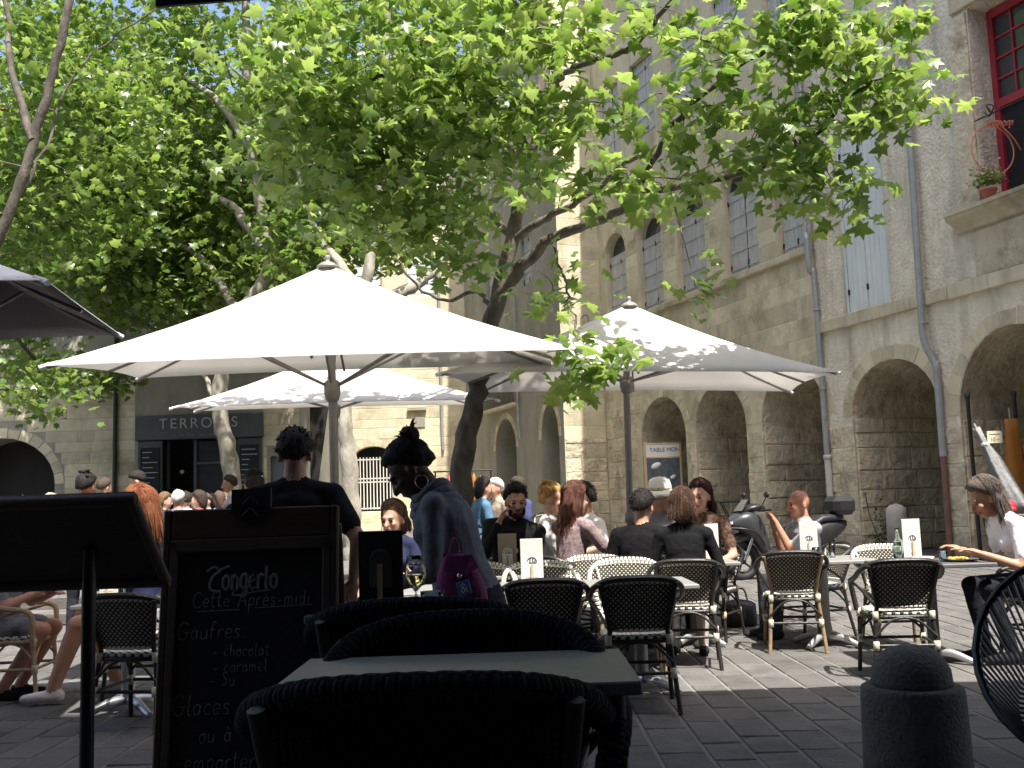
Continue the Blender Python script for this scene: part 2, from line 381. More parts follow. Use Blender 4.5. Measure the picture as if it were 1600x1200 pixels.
# raised cafe terrace under the camera, and the upper level of the square with two steps
tb = MB(); tb.bbox((0, 1.5, .09), (16, 5.3, .18), .02); tag(tb.obj('cafe_terrace', 'pave'), kind='structure')
tb = MB()
tb.bbox((-9.6, 31.6, .08), (23.6, 38, .159), .02); tb.bbox((-9.6, 31.8, .20), (23.4, 37.6, .24), .02)
tag(tb.obj('upper_square', 'pave'), kind='structure')

# ------------------------------------------------------------------ wall helpers (local frame: x along, y outward, z up)
def arch_z(op, u):
    uc, hw, zb, zs, rise = op[:5]
    return zs + rise*math.sqrt(max(0, 1-((u-uc)/hw)**2))
def arch_wall(b, u0, u1, z0, z1, ops, depth, mi=0, n=14, y=0.0, mi_r=None):
    mi_r = mi if mi_r is None else mi_r
    def rect(a, c, d, e):
        if c-a > 1e-4 and e-d > 1e-4: b.add([(a, y, d), (c, y, d), (c, y, e), (a, y, e)], [(3, 2, 1, 0)], mi)
    cur = u0
    for op in sorted(ops):
        uc, hw, zb, zs, rise = op[:5]; dp = op[5] if len(op) > 5 else depth
        rect(cur, uc-hw, z0, z1)
        if zb > z0: rect(uc-hw, uc+hw, z0, zb); b.add([(uc-hw, y, zb), (uc+hw, y, zb), (uc+hw, y-dp, zb), (uc-hw, y-dp, zb)], [(0, 1, 2, 3)], mi_r)
        us = [uc-hw*math.cos(math.pi*i/n) for i in range(n+1)] if rise > 0 else [uc-hw, uc+hw]
        for a, c in zip(us, us[1:]):
            za, zc = (arch_z(op, a), arch_z(op, c)) if rise > 0 else (zs, zs)
            b.add([(a, y, za), (c, y, zc), (c, y, z1), (a, y, z1)], [(3, 2, 1, 0)], mi)
            b.add([(a, y, za), (c, y, zc), (c, y-dp, zc), (a, y-dp, za)], [(3, 2, 1, 0)], mi_r)
        for sgn in (-1, 1):
            q = uc+sgn*hw; b.add([(q, y, zb), (q, y-dp, zb), (q, y-dp, zs), (q, y, zs)], [(0, 1, 2, 3) if sgn < 0 else (3, 2, 1, 0)], mi_r)
        cur = uc+hw
    rect(cur, u1, z0, z1)

def block_mesh(seed, m):
    r = random.Random(seed); V = []
    B = [(-.5, -.5), (.5, -.5), (.5, .5), (-.5, .5)]
    for x_, z_ in B: V.append((x_, 0, z_))
    for x_, z_ in B: V.append((x_*.99+r.uniform(-.008, .008), .55, z_*.975+r.uniform(-.015, .015)))
    for x_, z_ in B: V.append((x_*.95+r.uniform(-.015, .015), 1+r.uniform(-.25, .2), z_*.90+r.uniform(-.02, .02)))
    V.append((r.uniform(-.2, .2), 1.1+r.uniform(-.1, .35), r.uniform(-.2, .2)))
    F = []
    for a in (0, 4):
        for i in range(4): F.append((a+(i+1) % 4, a+i, a+4+i, a+4+(i+1) % 4))
    for i in range(4): F.append((8+(i+1) % 4, 8+i, 12))
    b = MB(); b.add(V, F); return b.mesh('stone', m)
BLK = {m: [block_mesh(i, m) for i in range(6)] for m in ('limestone', 'rubble')}

def courses(parent, u0, u1, z0, z1, ch, lens, ops=(), proud=.008, m='limestone', place=None, gap=.012, ring=.0, skip=.0, limit=300):
    """ashlar courses: every stone a separate part"""
    z = z0; cnt = 0
    while z < z1-.1:
        h = ch*(random.uniform(.7, 1.35) if m == 'rubble' else random.uniform(.85, 1.15)); h = min(h, z1-z); segs = [(u0, u1)]
        for op in ops:
            uc, hw, zb, zs, rise = op[:5]
            if z+h <= zb or z >= zs+rise+ring: continue
            if z <= zs or rise == 0: e = hw+ring
            else:
                e = (hw+ring)*math.sqrt(max(0, 1-((z-zs)/(rise+ring))**2))
            ns = []
            for a, c in segs:
                if c <= uc-e or a >= uc+e: ns.append((a, c)); continue
                if a < uc-e: ns.append((a, uc-e))
                if c > uc+e: ns.append((uc+e, c))
            segs = ns
        for a, c in segs:
            u = a
            while u < c-.05:
                l = random.uniform(*lens)
                if c-u-l < lens[0]*.6: l = c-u
                if random.random() >= skip and cnt < limit:
                    uc, zc = u+l/2, z+h/2
                    loc, rz = place(uc, zc) if place else ((uc, 0, zc), 0)
                    link('stone', random.choice(BLK[m]), parent, loc, (0, random.gauss(0, .012) if m == 'rubble' else 0, rz), (l-gap, proud*(random.uniform(.4, 1.7) if m == 'rubble' else random.uniform(.7, 1.4)), h-gap)); cnt += 1
                u += l
        z += h
    return cnt

def voussoirs(parent, op, n, t, proud, m='limestone', y=0.0, depth=.1):
    uc, hw, zb, zs, rise = op[:5]
    for i in range(n):
        a0, a1 = math.pi*(i+.04)/n, math.pi*(i+.96)/n; P = []
        tt = t*random.uniform(.92, 1.12)
        for a, e in ((a0, .01), ((a0+a1)/2, .01), (a1, .01), (a1, tt), (a0, tt)):
            P.append(Vector((uc+(hw+e)*math.cos(a), y-.02, zs+(rise+e)*math.sin(a))))
        b = MB(); b.poly(P, (0, .02+proud*random.uniform(.6, 1.3), 0)); b.obj('voussoir', m, parent)

def shutter(parent, u, z, w, h, m, y=0.03, boards=5, lean=0, battens=3, name='shutter'):
    b = MB(); bw = w/boards
    for i in range(boards): b.bbox((-w/2+bw*(i+.5), 0, h/2), (bw-.008, .03+.004*(i % 2), h), .004)
    for k in range(battens): b.bbox((0, .026, h*(k+.5)/battens), (w*.96, .022, .11), .005)
    for k in (0.12, .88): b.box((w*.46, .04, h*k), (.05, .02, .12), 1); 
    return b.obj(name, [m, 'iron'], parent, (u, y, z), (0, 0, lean))

def window_part(parent, uc, hw, zb, zt, depth, m='shutter_grey', arch=0.0, closed=True, pane=True):
    """frame (part) + panes/shutters (sub-parts)"""
    b = MB(); y = -depth+.05; fw = .07
    for s_ in (-1, 1): b.box((uc+s_*(hw-fw/2), y, (zb+zt)/2), (fw, .07, zt-zb))
    b.box((uc, y, zb+fw/2), (2*hw-2*fw, .07, fw)); b.box((uc, y, zt-fw/2), (2*hw-2*fw, .07, fw)); b.box((uc, y, (zb+zt)/2), (.06, .068, zt-zb-2*fw))
    w = b.obj('window', m, parent)
    p = MB(); p.box((uc, y-.02, (zb+zt+arch)/2), (2*hw-.02, .02, zt-zb+arch-.02)); p.obj('pane', 'windowglass', w)
    if closed:
        for s_ in (-1, 1): shutter(w, uc+s_*hw*.5, zb+.03, hw*.97, zt-zb-.06, m, y=-depth+.12, lean=random.uniform(-.05, .05), boards=4, battens=5)
    return w

# ------------------------------------------------------------------ building on the right (arcade)
K = 1.083
AA = math.atan2(math.cos(R(20)), -math.sin(R(20)))
arc = thing('arcaded_building', 'long pale stone building with arches at its foot and grey shuttered windows', 'building', None, (7.75, 21.0, 0), AA)
bays = [(-6.5, 1.3, 0, 2.7, 1.45), (-3.23, 1.33, 0, 2.65, 1.5), (-.08, 1.27, 0, 2.92, 1.05), (3.36, 1.27, 0, 3.05, 1.2), (6.62, 1.28, 0, 3.05, 1.2), (9.8, 1.36, 0, 3.1, 1.15)]
b = MB()
arch_wall(b, -11, 2.12, 0, 4.86, bays[:3], 2.6, 1, mi_r=2)
arch_wall(b, 2.12, 13.7, 0, 6.83, bays[3:], 2.6, 0, mi_r=2)
red = (-3.62, .72, 6.42, 10.2, 0, .62)
arch_wall(b, -11, 2.12, 4.86, 19, [red, (.36, .62, 5.12, 9.1, 0, .2), (-8, .7, 6.4, 10.2, 0, .5)], .6, 1)
wr = [(2.98, .56, 6.95, 9.3, .5), (5.13, .8, 6.95, 9.3, .6), (7.64, .8, 6.95, 9.3, .6), (10.07, .78, 6.95, 9.3, .6), (12.45, .75, 6.95, 9.3, .6)]
arch_wall(b, 2.12, 13.7, 6.83, 11.6, wr, .35, 0)
w2 = [(uc, hw, 12.3, 14.9, 0) for uc, hw, *_ in wr]
arch_wall(b, 2.12, 13.7, 11.6, 19, w2, .3, 0)
# back wall of the arcade, ceiling, roof slab and far sides
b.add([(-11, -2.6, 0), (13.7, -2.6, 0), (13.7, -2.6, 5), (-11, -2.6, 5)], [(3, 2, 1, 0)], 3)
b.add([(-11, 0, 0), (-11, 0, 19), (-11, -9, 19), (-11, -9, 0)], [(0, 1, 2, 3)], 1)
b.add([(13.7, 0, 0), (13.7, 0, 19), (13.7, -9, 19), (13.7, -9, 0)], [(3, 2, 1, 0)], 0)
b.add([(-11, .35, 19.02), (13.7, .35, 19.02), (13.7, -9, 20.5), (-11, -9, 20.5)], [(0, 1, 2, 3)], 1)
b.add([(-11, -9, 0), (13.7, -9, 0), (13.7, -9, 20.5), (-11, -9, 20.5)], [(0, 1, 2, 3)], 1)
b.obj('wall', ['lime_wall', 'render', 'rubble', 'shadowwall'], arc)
for op in bays[1:]: voussoirs(arc, op, 13, .30, .012)
# string courses / sills
b = MB()
for i in range(13):
    a = -11+i*1.01; b.bbox((a+.5, .05, 4.86+.13), (1.0, .1+.012*(i % 2), .26+.01*(i % 3)), .015)
b.obj('string_course', 'lime_wall', arc)
b = MB()
for i in range(11): b.bbox((2.15+1.05*i+.52, .07, 6.86), (1.04, .14, .17), .02)
b.obj('window_ledge', 'limestone', arc)
# arcade piers: rough stones on the far jambs, courses on the fronts
for uc, hw, zb, zs, rise in bays[1:]:
    q = uc+hw
    courses(arc, .04, 2.5, 0, zs-.05, .40, (.35, 1.05), proud=.028, m='rubble', place=lambda u, z, q=q: ((q, -u, z), R(90)), gap=.016, limit=60)
for (uc, hw, zb, zs, rise), (vc, vw, *_r) in zip(bays[1:], bays[2:]):
    courses(arc, uc+hw+.01, vc-vw-.01, 0, zs-.2, .42, (.3, .6), proud=.022, m='rubble', limit=40)
courses(arc, bays[5][0]+bays[5][1], 13.6, 0, 4.3, .4, (.5, .9), proud=.018, m='rubble', ops=[bays[5]], ring=.3, limit=60)
courses(arc, 2.25, 13.65, 4.45, 6.74, .44, (.6, 1.1), proud=.006, limit=90, skip=.1)
for (uc, hw, *_r), (vc, vw, *_s) in zip(wr, wr[1:]):
    courses(arc, uc+hw+.03, vc-vw-.03, 6.98, 9.4, .42, (.6, 1.2), proud=.008, limit=14)
for uc, hw, zb, zs, rise in wr:
    window_part(arc, uc, hw, zb, zs, .35, arch=rise)
    voussoirs(arc, (uc, hw, zb, zs, rise), 9, .2, .02)
for uc, hw, zb, zs, rise in w2: window_part(arc, uc, hw, zb, zs, .3)
# pale blue closed shutters
wb = MB(); 
for s_ in (-1, 1): wb.box((.36+s_*.645, .03, 7.1), (.05, .06, 4.0))
wb = wb.obj('window', 'shutter_blue', arc); tag(wb, 'tall window closed by pale blue shutters')
for s_ in (-1, 1): shutter(wb, .36+s_*.305, 5.1, .6, 4.0, 'shutter_blue', y=.02, boards=4, battens=0)
# red window with its sill
b = MB(); uc, hw = red[0], red[1]; y = -.5
for s_ in (-1, 1): b.box((uc+s_*(hw-.06), y, 8.3), (.12, .1, 3.76))
b.box((uc, y, 10.1), (2*hw-.24, .1, .16)); b.box((uc, y, 8.35), (2*hw-.24, .12, .16)); b.box((uc, y, 6.5), (2*hw-.24, .1, .14))
for k_ in range(1, 4):
    if k_ < 3: b.box((uc-hw+.12+(2*hw-.24)*k_/3, y, 9.22), (.035, .05, 1.58))
    b.box((uc, y, 8.43+1.58*k_/4), (2*hw-.24, .045, .035))
rw = b.obj('window', 'red', arc); tag(rw, 'red painted window with small panes')
for i in range(3):
    for k_ in range(4):
        p = MB(); p.box((uc-hw+.12+(2*hw-.24)*(i+.5)/3, y-.02, 8.43+1.58*(k_+.5)/4), ((2*hw-.24)/3-.04, .012, 1.58/4-.04)); p.obj('pane', 'windowglass', rw)
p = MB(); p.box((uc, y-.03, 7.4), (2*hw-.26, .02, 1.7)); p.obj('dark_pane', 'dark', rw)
b = MB(); prof = [(0, 6.02), (.10, 6.04), (.12, 6.12), (.2, 6.2), (.3, 6.26), (.32, 6.32), (.36, 6.33), (.36, 6.4), (0, 6.41)]
for a, c in zip(prof, prof[1:]): b.add([(-5.0, a[0], a[1]), (-2.25, a[0], a[1]), (-2.25, c[0], c[1]), (-5.0, c[0], c[1])], [(3, 2, 1, 0)])
for e in (-5.0, -2.25): b.add([(e, p[0], p[1]) for p in prof], [tuple(range(len(prof)))])
b.obj('window_sill', 'limestone', arc)
b = MB(); b.bbox((-3.6, .02, 5.56), (2.0, .05, .86), .02); b.obj('apron_panel', 'rubble', arc)
b = MB(); b.bbox((-2.66, .03, 8.3), (.42, .06, 3.7), .02); b.obj('window_jamb', 'rubble', arc)
b = MB(); b.bbox((-3.62, .04, 10.42), (2.2, .08, .4), .02); b.obj('lintel', 'limestone', arc)

def pipe(name, label, pts, r, m, brackets=(), parent_loc=None, extra=None):
    t = thing(name, label, 'downpipe', None, (7.75, 21.0, 0), AA)
    b = MB(); b.tube(curve_pts(pts, 5), r, 12); b.obj('pipe', m, t)
    for z, p in brackets:
        b = MB(); b.lathe([(r+.001, -.02), (r+.012, -.018), (r+.012, .018), (r+.001, .02)], 12, p); b.box((p[0], p[1]-.07, p[2]), (.03, .14, .03)); b.obj('bracket', m, t)
    return t
p1 = pipe('downpipe', 'blue grey zinc downpipe beside the pale blue shutters, rust red foot', [(-1.32, .12, 19), (-1.32, .12, 10), (-1.30, .17, 5.2), (-1.3, .17, 4.2), (-1.42, .08, 3.75), (-1.48, .08, 3.5), (-1.47, .08, 1.9)], .07, 'zinc', [(0, (-1.32, .12, 8.6)), (0, (-1.3, .17, 4.5))])
b = MB(); b.tube([(-1.47, .08, 1.9), (-1.46, .09, 0.02)], .06, 10); b.obj('pipe_foot', 'rust', p1)
p2 = pipe('downpipe', 'thin grey downpipe with cream plastic foot at the joint of two facades', [(2.12, .1, 19), (2.12, .1, 7.6), (2.12, .18, 7.2), (2.1, .18, 6.3), (2.06, .1, 6.0), (2.02, .1, 2.1)], .065, 'zinc', [(0, (2.12, .1, 8)), (0, (2.05, .1, 5.4)), (0, (2.03, .1, 3.6))])
b = MB(); b.tube([(2.02, .1, 2.1), (2.0, .1, .02)], .075, 10); b.lathe([(.076, -.05), (.09, -.05), (.09, .05), (.076, .05)], 10, (2.02, .1, 2.07)); b.obj('pipe_foot', 'zinc_light', p2)

# ------------------------------------------------------------------ building behind, whose end wall catches the sun
D2 = Vector((-math.sin(R(20)), math.cos(R(20)), 0)); N2 = Vector((-math.cos(R(20)), -math.sin(R(20)), 0))
cor = Vector((7.75, 21.0, 0)) + D2*13.7 + N2*1.5
jut = thing('jutting_house', 'tall stone house with sunlit end wall and cracked rubble foot, arches along its shaded side', 'building', None, cor, AA)
ops = [(1.25, .78, 0, 3.4, 1.15), (5.75, 1.16, 0, 3.3, 1.15)]
b = MB(); arch_wall(b, 0, 26, 0, 8, ops, 1.5, 0, mi_r=0)
arch_wall(b, 0, 26, 8, 19, [(3, .55, 9, 11, 0), (7, .55, 9, 11, 0), (11, .55, 9, 11, 0)], .3, 0)
b.add([(0, 0, 0), (0, 0, 19), (0, -8, 19), (0, -8, 0)], [(0, 1, 2, 3)], 1)
b.add([(0, .3, 19.02), (26, .3, 19.02), (26, -8, 20.5), (0, -8, 20.5)], [(0, 1, 2, 3)], 1)
b.add([(26, 0, 0), (26, 0, 19), (26, -8, 19), (26, -8, 0)], [(3, 2, 1, 0)], 1)
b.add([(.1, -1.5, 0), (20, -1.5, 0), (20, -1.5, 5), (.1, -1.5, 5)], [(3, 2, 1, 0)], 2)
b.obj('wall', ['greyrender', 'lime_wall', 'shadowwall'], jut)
for op in ops: voussoirs(jut, op, 11, .24, .012)
courses(jut, .02, 1.48, 0, 3.3, .38, (.4, .85), proud=.03, m='rubble', place=lambda u, z: ((0, -u, z), R(90)), limit=40)
courses(jut, .02, 1.48, 3.3, 16, .42, (.5, .95), proud=.005, place=lambda u, z: ((0, -u, z), R(90)), limit=110)
for u_ in (3, 7, 11): window_part(jut, u_, .55, 9, 11, .3, closed=True)
rail = MB(); rail.box((5.9, .22, 4.95), (3.6, .04, .04)); rail.box((5.9, .22, 5.85), (3.6, .05, .04)); rail.bbox((5.9, .14, 4.86), (3.7, .28, .12), .02, 1)
rl = rail.obj('balcony', ['iron', 'limestone'], jut)
for i in range(27):
    bb = MB(); bb.box((4.15+i*.135, .22, 5.4), (.028, .02, .88)); bb.obj('baluster', 'iron', rl)
dp = MB(); dp.tube([(4.05, .1, 9), (4.05, .1, 4.0), (3.95, .08, 3.6)], .05, 8); dp.obj('downpipe', 'zinc', jut)
lamp = MB(); lamp.tube(curve_pts([(0.0, -.75, 7.3), (-.3, -.75, 7.35), (-.55, -.75, 7.3), (-.6, -.75, 7.1)], 4), .015, 6); lamp.obj('wall_bracket', 'iron', jut)

# ------------------------------------------------------------------ sunlit house in the middle
cen = thing('sunlit_house', 'cream stone house in full sun with white barred gate up steps', 'building', None, (0, 43.3, 0), math.pi)
uu = lambda px: -gx(px, 43.3)
gu = (uu(556)+uu(612))/2; gop = (gu, .82, 1.12, 3.35, .5)
b = MB(); arch_wall(b, -1.0, 18, UP, 9, [gop], .45, 0); arch_wall(b, -1.0, 18, 9, 19, [(uu(580), .6, 10.2, 12.4, 0), (uu(665), .6, 10.2, 12.4, 0)], .3, 0)
b.add([(-1.0, 0, 0), (-1.0, 0, 19), (-1.0, -8, 19), (-1.0, -8, 0)], [(0, 1, 2, 3)], 0)
b.add([(-1, .3, 19.02), (18, .3, 19.02), (18, -8, 21), (-1, -8, 21)], [(0, 1, 2, 3)], 1)
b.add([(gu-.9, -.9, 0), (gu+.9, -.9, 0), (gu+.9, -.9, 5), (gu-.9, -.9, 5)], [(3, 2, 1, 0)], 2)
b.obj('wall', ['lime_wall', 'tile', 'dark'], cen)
voussoirs(cen, gop, 11, .3, .012)
courses(cen, 1.6, 7.2, UP, 7.4, .42, (.55, 1.0), ops=[gop], ring=.32, proud=.008, limit=200)
for q in (580, 665): window_part(cen, uu(q), .6, 10.2, 12.4, .3, m='shutter_blue')
for i in range(5):
    s_ = MB(); s_.bbox((gu, .2+.16*(5-i), UP+.08+.16*i), (3.2, .4+.33*(5-i), .155), .015); s_.obj('step', 'limestone', cen)
gate = MB()
for z in (1.25, 2.35, 2.5, 3.3): gate.box((gu, -.12, z), (1.56, .03, .05))
for s_ in (-1, 1): gate.box((gu+s_*.79, -.12, 2.3), (.05, .04, 2.3))
ga = gate.obj('gate', 'whiteiron', cen)
for i in range(11):
    q = MB(); q.box((gu-.7+.14*i, -.12, 2.3), (.036, .03, 2.2)); q.obj('bar', 'whiteiron', ga)
pl = MB(); pl.bbox((uu(657), .03, at(657, 660, 43.3).z), (.55, .05, .42), .01); pl.obj('wall_plaque', 'greyrender', cen)
pl = MB(); pl.bbox((uu(655), .08, at(655, 639, 43.3).z), (.8, .16, .16), .02); pl.obj('lintel_ledge', 'shadowwall', cen)
dp = MB(); dp.tube([(uu(694), .08, 12), (uu(694), .08, 4.2), (uu(695), .1, 3.6)], .06, 8); dp.obj('downpipe', 'zinc', cen)

# ------------------------------------------------------------------ house on the left with the shop
LY = 32.5; ul = lambda px: -gx(px, LY)
lef = thing('shop_house', 'grey green rendered house under the plane trees with dark shop front', 'building', None, (0, LY, 0), math.pi)
sop = ((ul(215)+ul(410))/2, (ul(215)-ul(410))/2, UP, at(312, 648, LY).z, 0, .7)
aop = (ul(0), ul(0)-ul(85), UP, 2.35, at(0, 685, LY).z-2.35)
dop = (7.32, .42, UP, 3.0, 0, .3)
rows = [(u_, .6, zb, zb+2.2, 0) for u_ in (22, 18.6, 15.3, 12.0, 8.7) for zb in (7.0,)]
b = MB(); arch_wall(b, 6.75, 30, UP, 6, [sop, aop, dop], 1.4, 0)
arch_wall(b, 6.75, 30, 6, 10.3, [(u_, .6, 7.0, 9.2, 0) for u_ in (22, 18.6, 15.3, 12.0, 8.7)], .3, 0)
arch_wall(b, 6.75, 30, 10.3, 14.6, [(u_, .6, 11, 13, 0) for u_ in (22, 18.6, 15.3, 12.0, 8.7)], .3, 0)
b.add([(6.75, 0, 0), (6.75, 0, 14.6), (6.75, -9, 14.6), (6.75, -9, 0)], [(0, 1, 2, 3)], 0)
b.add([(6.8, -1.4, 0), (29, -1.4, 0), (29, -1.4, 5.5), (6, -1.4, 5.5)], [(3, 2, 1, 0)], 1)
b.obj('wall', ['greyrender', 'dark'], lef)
rf = MB(); rf.add([(6.4, .5, 14.55), (30, .5, 14.55), (30, -8, 17), (6.4, -8, 17)], [(0, 1, 2, 3)]); rf.add([(6.4, .5, 14.5), (30, .5, 14.5), (30, -8, 16.9), (6.4, -8, 16.9)], [(3, 2, 1, 0)])
for i in range(94): rf.tube([(6.5+i*.25, .55, 14.62), (6.5+i*.25, -8, 17.05)], .09, 6)
rf.obj('roof', 'tile', lef)
for u_ in (22, 18.6, 15.3, 12.0, 8.7):
    window_part(lef, u_, .6, 7, 9.2, .3, closed=u_ != 15.3); window_part(lef, u_, .6, 11, 13, .3)
voussoirs(lef, aop, 15, .3, .012)
courses(lef, ul(210), 19.5, UP, 5.6, .36, (.5, .95), ops=[aop], ring=.31, proud=.006, limit=230)
courses(lef, 6.8, ul(412), UP, 5.6, .36, (.5, .95), ops=[dop], ring=.1, proud=.006, limit=60)
b = MB(); b.bbox((18.3, .06, 5.9), (23, .12, .22), .02); b.obj('string_course', 'greyrender', lef)
b = MB(); b.tube([(ul(180), .08, 14.4), (ul(180), .08, UP)], .07, 8); b.obj('downpipe', 'iron', lef)
# shop front
uc, hw = sop[0], sop[1]; zt = at(312, 648, LY).z; zsb = at(312, 686, LY).z
b = MB(); b.bbox((uc, .06, (zt+zsb)/2), (2*hw+.1, .22, zt-zsb), .02); sgn = b.obj('shop_sign', 'shopgrey', lef)
tm = text_mesh('TERROIRS', .46, .012, 1.28); tm.materials.append(MT['lettering'])
to = link('lettering', tm, sgn, (uc, .19, (zt+zsb)/2+.1), (R(90), 0, math.pi))
tm = text_mesh('\u2013  \u2013 \u2013\u2013\u2013  \u2013\u2013  \u2013\u2013\u2013 \u2013', .14, .006, 1.4); tm.materials.append(MT['lettering']); link('small_line', tm, sgn, (uc, .19, zsb+.13), (R(90), 0, math.pi))
b = MB()
for s_, w_ in ((-1, .78), (1, .78)):
    b.bbox((uc+s_*(hw-w_/2), -.02, (UP+zsb)/2), (w_, .12, zsb-UP-.02), .02)
sh = b.obj('shop_panel', 'shopgrey', lef)
for s_ in (-1, 1):
    bm_ = MB(); bm_.bbox((uc+s_*(hw-.4), .06, 2.45), (.62, .05, 1.9), .01); bd = bm_.obj('menu_board', 'slate', lef)
    l_ = MB()
    for k_ in range(11):
        w_ = random.uniform(.2, .5); l_.box((uc+s_*(hw-.4)-.02-(.5-w_)/2*-1, .088, 3.25-k_*.16), (w_, .006, .026))
    l_.obj('chalk_lines', 'lettering', bd)
b = MB()
for q in (hw-.85, .25, -.95): b.box((uc+q, -.35, (UP+zsb)/2), (.09, .1, zsb-UP))
b.box((uc-.35, -.35, zsb-.75), (1.2, .09, .07)); b.obj('shop_frame', 'shopgrey', lef)
b = MB(); b.box((uc-.35, -.42, (UP+zsb)/2), (1.15, .02, zsb-UP-.1)); b.obj('shop_window', 'windowglass', lef)
b = MB(); b.bbox((dop[0], -.15, 1.66), (.83, .08, 2.66), .02); b.obj('door', 'greyshop2', lef)
b = MB(); b.ell((uc+.75, -.55, zsb-1.0), (.07, .07, .07)); tag(b.obj('shop_lamp', 'ceramic', lef))

# ------------------------------------------------------------------ cafe house behind the camera (throws the foreground shade)
caf = thing('cafe_house', 'tall house behind the cafe terrace', 'building', None, (0, -1.15, 0), 0)
b = MB(); arch_wall(b, -22, 22, 0, 17.6, [(-6, 1.2, .18, 2.6, .6), (-2, 1.2, .18, 2.6, .6), (2, 1.2, .18, 2.6, .6), (6, 1.2, .18, 2.6, .6)], .5, 0, y=-.02)
b.add([(-22, .45, 17.2), (22, .45, 17.2), (22, -9, 19.6), (-22, -9, 19.6)], [(0, 1, 2, 3)], 1)
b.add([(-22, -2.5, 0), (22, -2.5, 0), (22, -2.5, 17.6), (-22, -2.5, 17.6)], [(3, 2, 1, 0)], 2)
b.obj('wall', ['cafe_low_bounce', 'tile', 'dark'], caf)
aw = thing('awning', 'black canvas awning stretched over the cafe terrace', 'awning', None, (0, 0, 0))
a0 = at(245, 13, 5.25); a1 = Vector((9.0, 5.02, a0.z+.45)); wz = 4.75
b = MB(); q = [Vector((a0.x, -1.1, wz)), Vector((a1.x, -1.1, wz)), a1+Vector((0, 0, .12)), a0+Vector((0, 0, .12))]
b.poly(q, (0, 0, .012)); b.obj('canopy', 'awning', aw)
b = MB(); b.poly([a0, a1, a1+Vector((0, 0, .13)), a0+Vector((0, 0, .13))], (0, -.02, 0)); b.obj('valance', 'awning', aw)
for t_ in (.03, .97):
    p_ = a0.lerp(a1, t_); b = MB(); b.tube([p_+Vector((0, -.05, .08)), (p_.x, -1.1, 3.4)], .025, 8); b.obj('arm', 'blackmetal', aw)
